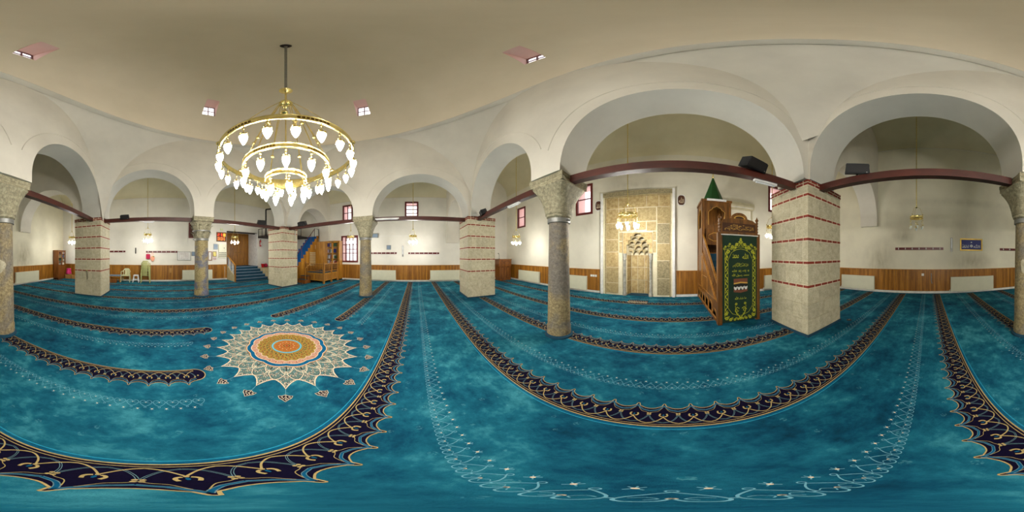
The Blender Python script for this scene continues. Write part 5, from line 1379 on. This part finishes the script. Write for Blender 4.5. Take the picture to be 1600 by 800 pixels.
bc2 = bookcase((XR - .05, -9.38, 0), R(-90), .94, .40, 2.0, .95, 'tall dark glazed bookcase standing in the corner near the pink stool')
for k in range(4): book_row(XR - .40, XR - .14, -9.78, -8.98, .971 + (2.0 - .95) * k / 4, .2, 'y', 'books in the corner bookcase', ['lowest', 'second', 'third', 'top'][k] + ' shelf of the dark corner bookcase', 9)

# left wall cabinet
cab = bookcase((XL + .03, -5.42, 0), R(90), 1.06, .42, 2.62, 1.0, 'tall pine glazed bookcase behind the wooden platform', 'wood_honey')
for k in range(4): book_row(XL + .08, XL + .34, -5.9, -4.98, 1.022 + 1.62 * k / 4, .27, 'y', 'books in the pine bookcase', ['lowest', 'second', 'third', 'top'][k] + ' shelf of the tall pine bookcase', 14)
cl = thing('pine_cupboard', 'plain tall pine cupboard between the blue steps and the glazed bookcase', 'cupboard', (XL + .03, -6.42, 0))
MB().box(.15, .42, -.41, .46, 0, 2.62).build('carcass', 'wood_honey', cl); MB().box(.42, .44, -.40, .44, .1, 2.58).build('door', 'wood_honey', cl)

# ------------------------------------------------------------------ wooden steps with blue carpet and gallery
sw = thing('wooden_staircase', 'steep pine staircase with bright blue carpet climbing to the gallery', 'staircase', (-6.8, -6.86, 0))
NS = 13; RI, TR = 3.05 / NS, 3.25 / NS
for k in range(NS):
    MB().box(-(k + 1) * TR - .02, -k * TR, -.88, -.02, 0 if k < 1 else k * RI - .04, (k + 1) * RI).build('step', 'blue_carpet_bright', sw)
    inst('side_plank', cube('wood_honey' if k % 2 else 'wood_pine'), sw, (-(k + .5) * TR, 0, (k + 1) * RI / 2 + .02), (TR - .004, .03, (k + 1) * RI + .04))
lv = MB().box(-2.95, -2.1, .016, .03, .85, .9).box(-2.95, -2.1, .016, .03, 1.92, 1.97).box(-2.95, -2.9, .016, .03, .9, 1.92).box(-2.15, -2.1, .016, .03, .9, 1.92).build('vent_frame', 'wood_honey', sw)
for k in range(8): MB().box(-2.9, -2.15, .016, .035, .95 + k * .12, 1.02 + k * .12).build('slat', 'beige_stone', sw)
MB().box(-3.0, -2.82, .02, .03, 2.1, 2.4).build('notice', 'paper', sw)
MB().tube([(-.1, 0, .95), (-2.75, 0, 3.55)], .022, 6).build('handrail', 'frame_red', sw)
for k in (1, 5, 9): MB().tube([(-(k + .3) * TR, 0, k * RI + .2), (-(k + .3) * TR, 0, .95 + (k + .3) * TR * .981 - .1)], .014, 6).build('rail_post', 'frame_red', sw)
MB().tube([(-2.75, 0, 2.7), (-2.75, 0, 3.6), (-3.28, 0, 3.6), (-3.28, 0, 2.95)], .018, 6).build('rail_frame', 'black_metal', sw)
struct(MB().box(XL, -7.0, YB, -7.78, 2.96, 3.06).build('floor_gallery', 'dark_ceiling'))
gr = thing('gallery_railing', 'black metal railing around the corner gallery', 'railing', (-7.0, -7.8, 3.06))
def rail(p, q_):
    p, q_ = Vector(p), Vector(q_); L = (q_ - p).length; n = max(1, int(L / .42)); 
    MB().tube([p + Vector((0, 0, .56)), q_ + Vector((0, 0, .56))], .022, 6).tube([p + Vector((0, 0, .04)), q_ + Vector((0, 0, .04))], .02, 6).build('handrail', 'black_metal', gr)
    for k in range(n + 1): w = p.lerp(q_, k / n); MB().tube([w, w + Vector((0, 0, .56))], .02, 6).build('rail_post', 'black_metal', gr)
rail((0, 0, 0), (0, -2.35, 0)); rail((0, 0, 0), (-2.15, 0, 0))
pp = MB().tube([(-7.3, -9.6, 3.06), (-7.3, -9.6, 5.1), (-7.3, -9.6, 5.12), (-7.32, -9.58, 5.14), (-8.6, -7.2, 5.14), (-8.6, -7.2, 5.3)], .055, 10).build('stove_pipe', 'black_metal')
tag(pp, 'black stove pipe rising above the corner gallery', 'pipe', kind='thing')

# ------------------------------------------------------------------ wooden platform with balustrade
pf = thing('wooden_platform', 'low pine platform with turned balustrade and blue carpet top', 'platform', (-8.73, -5.65, 0))
PX, PY = .87, .66
MB().box(-PX, PX, -PY, PY, .14, .60).build('base', 'wood_honey', pf)
MB().box(-PX + .03, PX - .03, -PY + .03, PY - .03, .60, .625).build('carpet_top', 'blue_carpet_stair', pf)
for k in range(3): MB().box(-PX + .06 + k * .56, -PX + .56 + k * .56, PY, PY + .012, .22, .52).build('panel', 'wood_rail', pf)
for k in range(2): MB().box(PX, PX + .012, -PY + .08 + k * .63, -PY + .60 + k * .63, .22, .52).build('panel', 'wood_rail', pf)
for x, y in ((PX, PY), (PX, -PY), (-PX + .05, PY), (0, PY)):
    MB().box(x - .045, x + .045, y - .045, y + .045, 0, 1.16).sphere((x, y, 1.21), .045, 8, 6).build('post', 'wood_rail', pf)
for a, b in (((-PX, PY), (PX, PY)), ((PX, -PY), (PX, PY))):
    MB().tube([(a[0], a[1], 1.13), (b[0], b[1], 1.13)], .035, 6).build('handrail', 'wood_rail', pf); MB().tube([(a[0], a[1], .70), (b[0], b[1], .70)], .022, 6).build('lower_rail', 'wood_rail', pf)
    L = math.hypot(b[0] - a[0], b[1] - a[1]); n = int(L / .12)
    for k in range(n):
        f_ = (k + .5) / n; inst('baluster', CUBES['bal'], pf, (a[0] + (b[0] - a[0]) * f_, a[1] + (b[1] - a[1]) * f_, .71), (1.2, 1.2, .41))
ss = thing('step_box', 'small two-tread carpeted step beside the wooden platform', 'steps', (-7.55, -6.2, 0))
MB().box(-.25, .25, -.3, .3, 0, .2).box(-.25, .0, -.3, .3, .2, .4).build('body', 'wood_red', ss); MB().box(-.0, .25, -.3, .3, .2, .215).box(-.25, 0, -.3, .3, .4, .415).build('tread', 'blue_carpet_stair', ss)
MB().tube([(.2, .28, 0), (.2, .28, .9)], .02, 6).tube([(.2, .28, .9), (-.28, .28, 1.15)], .022, 6).build('handrail', 'wood_honey', ss)

# ------------------------------------------------------------------ preaching desk
kd = thing('preaching_desk', 'carved wooden preaching desk with two arched panels in the corner', 'desk', (-9.45, 5.58, 0))
MB().box(-.30, .31, -.42, .42, 0, .92).build('body', 'wood_red', kd); MB().box(-.34, .36, -.50, .44, .92, .98).build('ledge', 'wood_red', kd)
MB().box(.30, .36, -.50, .44, .98, 1.36).box(-.3, .3, -.50, -.46, .98, 1.36).box(-.3, .3, .40, .44, .98, 1.36).build('parapet', 'wood_red', kd)
MB().box(-.34, .39, -.52, .46, 1.36, 1.40).build('top_rail', 'wood_red', kd)
for y in (-.2, .2):
    o = MB().tube([(.315, y + .12 * math.cos(a), .5 + (.28 if math.sin(a) > 0 else -.28) + .1 * math.sin(a)) for a in [2 * PI * k / 20 for k in range(21)]], .012, 5).build('arched_panel', 'carved_dark', kd)
for y, w in ((-.28, .1), (.1, .22)): MB().tube([(.365, y + w * math.cos(a), 1.17 + .11 * math.sin(a)) for a in [2 * PI * k / 20 for k in range(21)]], .010, 5).build('oval_panel', 'carved_dark', kd)
mc = thing('microphone', 'black gooseneck microphone on the preaching desk', 'microphone', (-9.2, 5.15, 1.40))
MB().lathe([(.05, 0), (.05, .02), (.01, .03)], 12).build('base', 'black_plastic', mc); MB().tube([(0, 0, .02), (0, 0, .25), (.05, -.05, .34), (.12, -.12, .36)], .01, 6).sphere((.13, -.13, .36), .03, 8, 6).build('neck', 'black_plastic', mc)

# ------------------------------------------------------------------ entrance: vestibule, stairs, door
VY = -11.6
mb = MB()
mb.quad((VX0, YB, 0), (VX0, VY, 0), (VX0, VY, 3.5), (VX0, YB, 3.5)); mb.quad((VX1, YB, 0), (VX1, VY, 0), (VX1, VY, 3.5), (VX1, YB, 3.5))
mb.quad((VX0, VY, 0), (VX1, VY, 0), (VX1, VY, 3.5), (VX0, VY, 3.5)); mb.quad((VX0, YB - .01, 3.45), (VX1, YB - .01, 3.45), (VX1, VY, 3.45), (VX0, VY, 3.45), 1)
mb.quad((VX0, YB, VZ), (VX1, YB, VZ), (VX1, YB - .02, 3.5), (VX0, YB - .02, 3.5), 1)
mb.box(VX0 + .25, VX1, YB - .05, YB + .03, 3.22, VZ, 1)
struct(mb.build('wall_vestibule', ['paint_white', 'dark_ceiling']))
est = thing('entrance_stairs', 'five dark blue carpeted steps climbing to the entrance door', 'stairs', (-5.75, -9.0, 0))
for k in range(5): MB().box(-1.25, 1.25, -.3 * (k + 1) - (1.1 if k == 4 else 0), -.3 * k, 0, .17 * (k + 1)).build('step', 'blue_carpet_stair', est)
for k in range(5): MB().box(-1.25, 1.25, -.3 * k, -.3 * k + .012, .17 * (k + 1) - .045, .17 * (k + 1) + .002).build('nosing', 'picture_blue', est)
MB().prism([(0, 0), (-1.2, 0), (-1.2, 1.0), (0, .3)], 1.25, 1.31, 'x').build('cheek_panel', 'beige_stone', est)
bl = thing('stair_balustrade', 'sloping balustrade with yellow rail and white balusters beside the entrance steps', 'balustrade', (-4.47, -9.0, 0))
MB().box(-.04, .04, -.04, .04, 0, 1.05).build('newel', 'wood_pine', bl); MB().tube([(0, 0, 1.03), (0, -1.15, 1.62)], .04, 6).build('handrail', 'wood_pine', bl)
for k in range(7): f_ = (k + .5) / 7; MB().tube([(0, -1.15 * f_, .25 + .75 * f_), (0, -1.15 * f_, 1.0 + .59 * f_)], .022, 6).build('baluster', 'paper' if k % 3 else 'picture_blue', bl)
lw = thing('low_wall', 'beige stepped ledge beside the entrance stairs', 'ledge', (-7.6, -9.86, 0))
MB().box(-.6, .58, -.3, .3, 0, .74).box(.3, .58, .3, .6, 0, .5).box(.3, .58, .6, .9, 0, .3).build('body', 'beige_stone', lw)
fx = thing('red_bucket', 'red bucket standing on the beige ledge by the stairs', 'bucket', (-7.2, -9.85, .74))
MB().lathe([(.001, .01), (.10, .01), (.15, .26), (.155, .27), (.13, .25)], 20).build('pail', 'fire_red', fx, smooth=True); MB().tube([(.15 * math.cos(a), 0, .26 + .14 * math.sin(a)) for a in [PI * k / 10 for k in range(11)]], .008, 5).build('handle', 'grey_metal', fx)
fx = thing('red_valve', 'red cloth bundle beside the red bucket on the ledge', 'bundle', (-7.55, -9.95, .74))
MB().sphere((0, 0, .14), .15, 12, 8, 0, .95).build('cloth', 'cloth_crimson', fx, smooth=True); MB().tube([(-.1, 0, .2), (0, 0, .34), (.1, 0, .2)], .014, 6).build('knot', 'cloth_crimson', fx)
tag(MB().tube([(.0, .0, .0), (.04, 0, .24)], [.05, .045], 10).sphere((.04, 0, .26), .045, 8, 5).build('jar', 'grey_metal', smooth=True, loc=(-7.85, -9.85, .74)), 'grey metal canister behind the red bundle', 'canister', kind='thing')
fe = thing('fire_extinguisher', 'slim red fire extinguisher on the white wall beside the entrance', 'fire extinguisher', (-7.17, YB + .08, 2.32))
MB().lathe([(.001, 0), (.06, .005), (.065, .03), (.065, .38), (.04, .46), (.02, .5)], 16).build('cylinder', 'fire_red', fe, smooth=True); MB().box(-.06, .06, -.012, .012, .5, .53).tube([(.02, 0, .5), (.09, 0, .42), (.085, .02, .15)], .012, 6).build('valve', 'black_plastic', fe)
MB().box(-.035, .035, .058, .07, .1, .32).build('label_plate', 'paper', fe)
dr = thing('door_1', None, None, (-5.9, VY + .02, .86), 0, None, 'structure')
MB().box(-1.02, -.94, 0, .1, 0, 2.5).box(.94, 1.02, 0, .1, 0, 2.5).box(-1.02, 1.02, 0, .1, 2.44, 2.54).build('frame', 'wood_door', dr)
for s in (-1, 1):
    x0_, x1_ = (-.94, -.005) if s < 0 else (.005, .94)
    lf = MB().box(x0_, x1_, 0, .05, 0, 2.44).build('door_leaf', 'wood_door', dr)
    for c0 in range(3):
        for (za, zb) in ((.12, .62), (.72, 1.75), (1.85, 2.34)):
            a = x0_ + .06 + c0 * .285; MB().box(a, a + .235, .05, .068, za, zb).build('door_panel', 'wood_door', lf)
    MB().tube([(s * .06, .05, 1.02), (s * .06, .11, 1.02), (s * .2, .11, 1.02)], .014, 6).build('door_handle', 'brass', lf)

# small things on the floor and on the columns
fs = thing('floor_socket', 'small round black floor socket in the carpet beside the largest pier', 'socket', (3.42, 1.80, 0))
MB().lathe([(.001, .012), (.055, .012), (.06, .004), (.06, 0)], 20).build('lid', 'black_plastic', fs, smooth=True)
MB().box(-.03, .03, -.004, .004, .012, .015).build('slot', 'grey_metal', fs)
wallbox('dark_shutter', 'dark purple shuttered board high beside the leafy column', 'shutter', 'Y', YB, 1, -2.5, -1.82, 2.74, 3.75, 'frame_red', .05, .07, 'carved_dark')
for o in list(bpy.data.objects):
    if o.name == 'stone_column.001':
        a0 = math.atan2(1.80, -2.62); vs = []; n = 18
        pm = MB(); r_ = .232
        for k in range(n):
            b = 2 * PI * k / n; q = 1 + .15 * math.sin(3 * b + 1)
            da = .36 * math.cos(b) * q; z = 1.42 + .12 * math.sin(b) * q
            vs.append((r_ * math.cos(a0 - .1 + da), r_ * math.sin(a0 - .1 + da), z))
        cvt = (r_ + .01) ; ctr = (cvt * math.cos(a0 - .1) * 1.02, cvt * math.sin(a0 - .1) * 1.0, 1.42)
        pm.add(vs + [ctr], [(k, (k + 1) % n, n) for k in range(n)]); pm.build('pale_patch', 'stone_pier_b', o)

for o in bpy.data.objects:
    if o.name.split('.')[0] in ('lettering', 'digits', 'handwriting', 'embroidery', 'inscription', 'emblem'): o['kind'] = 'stuff'
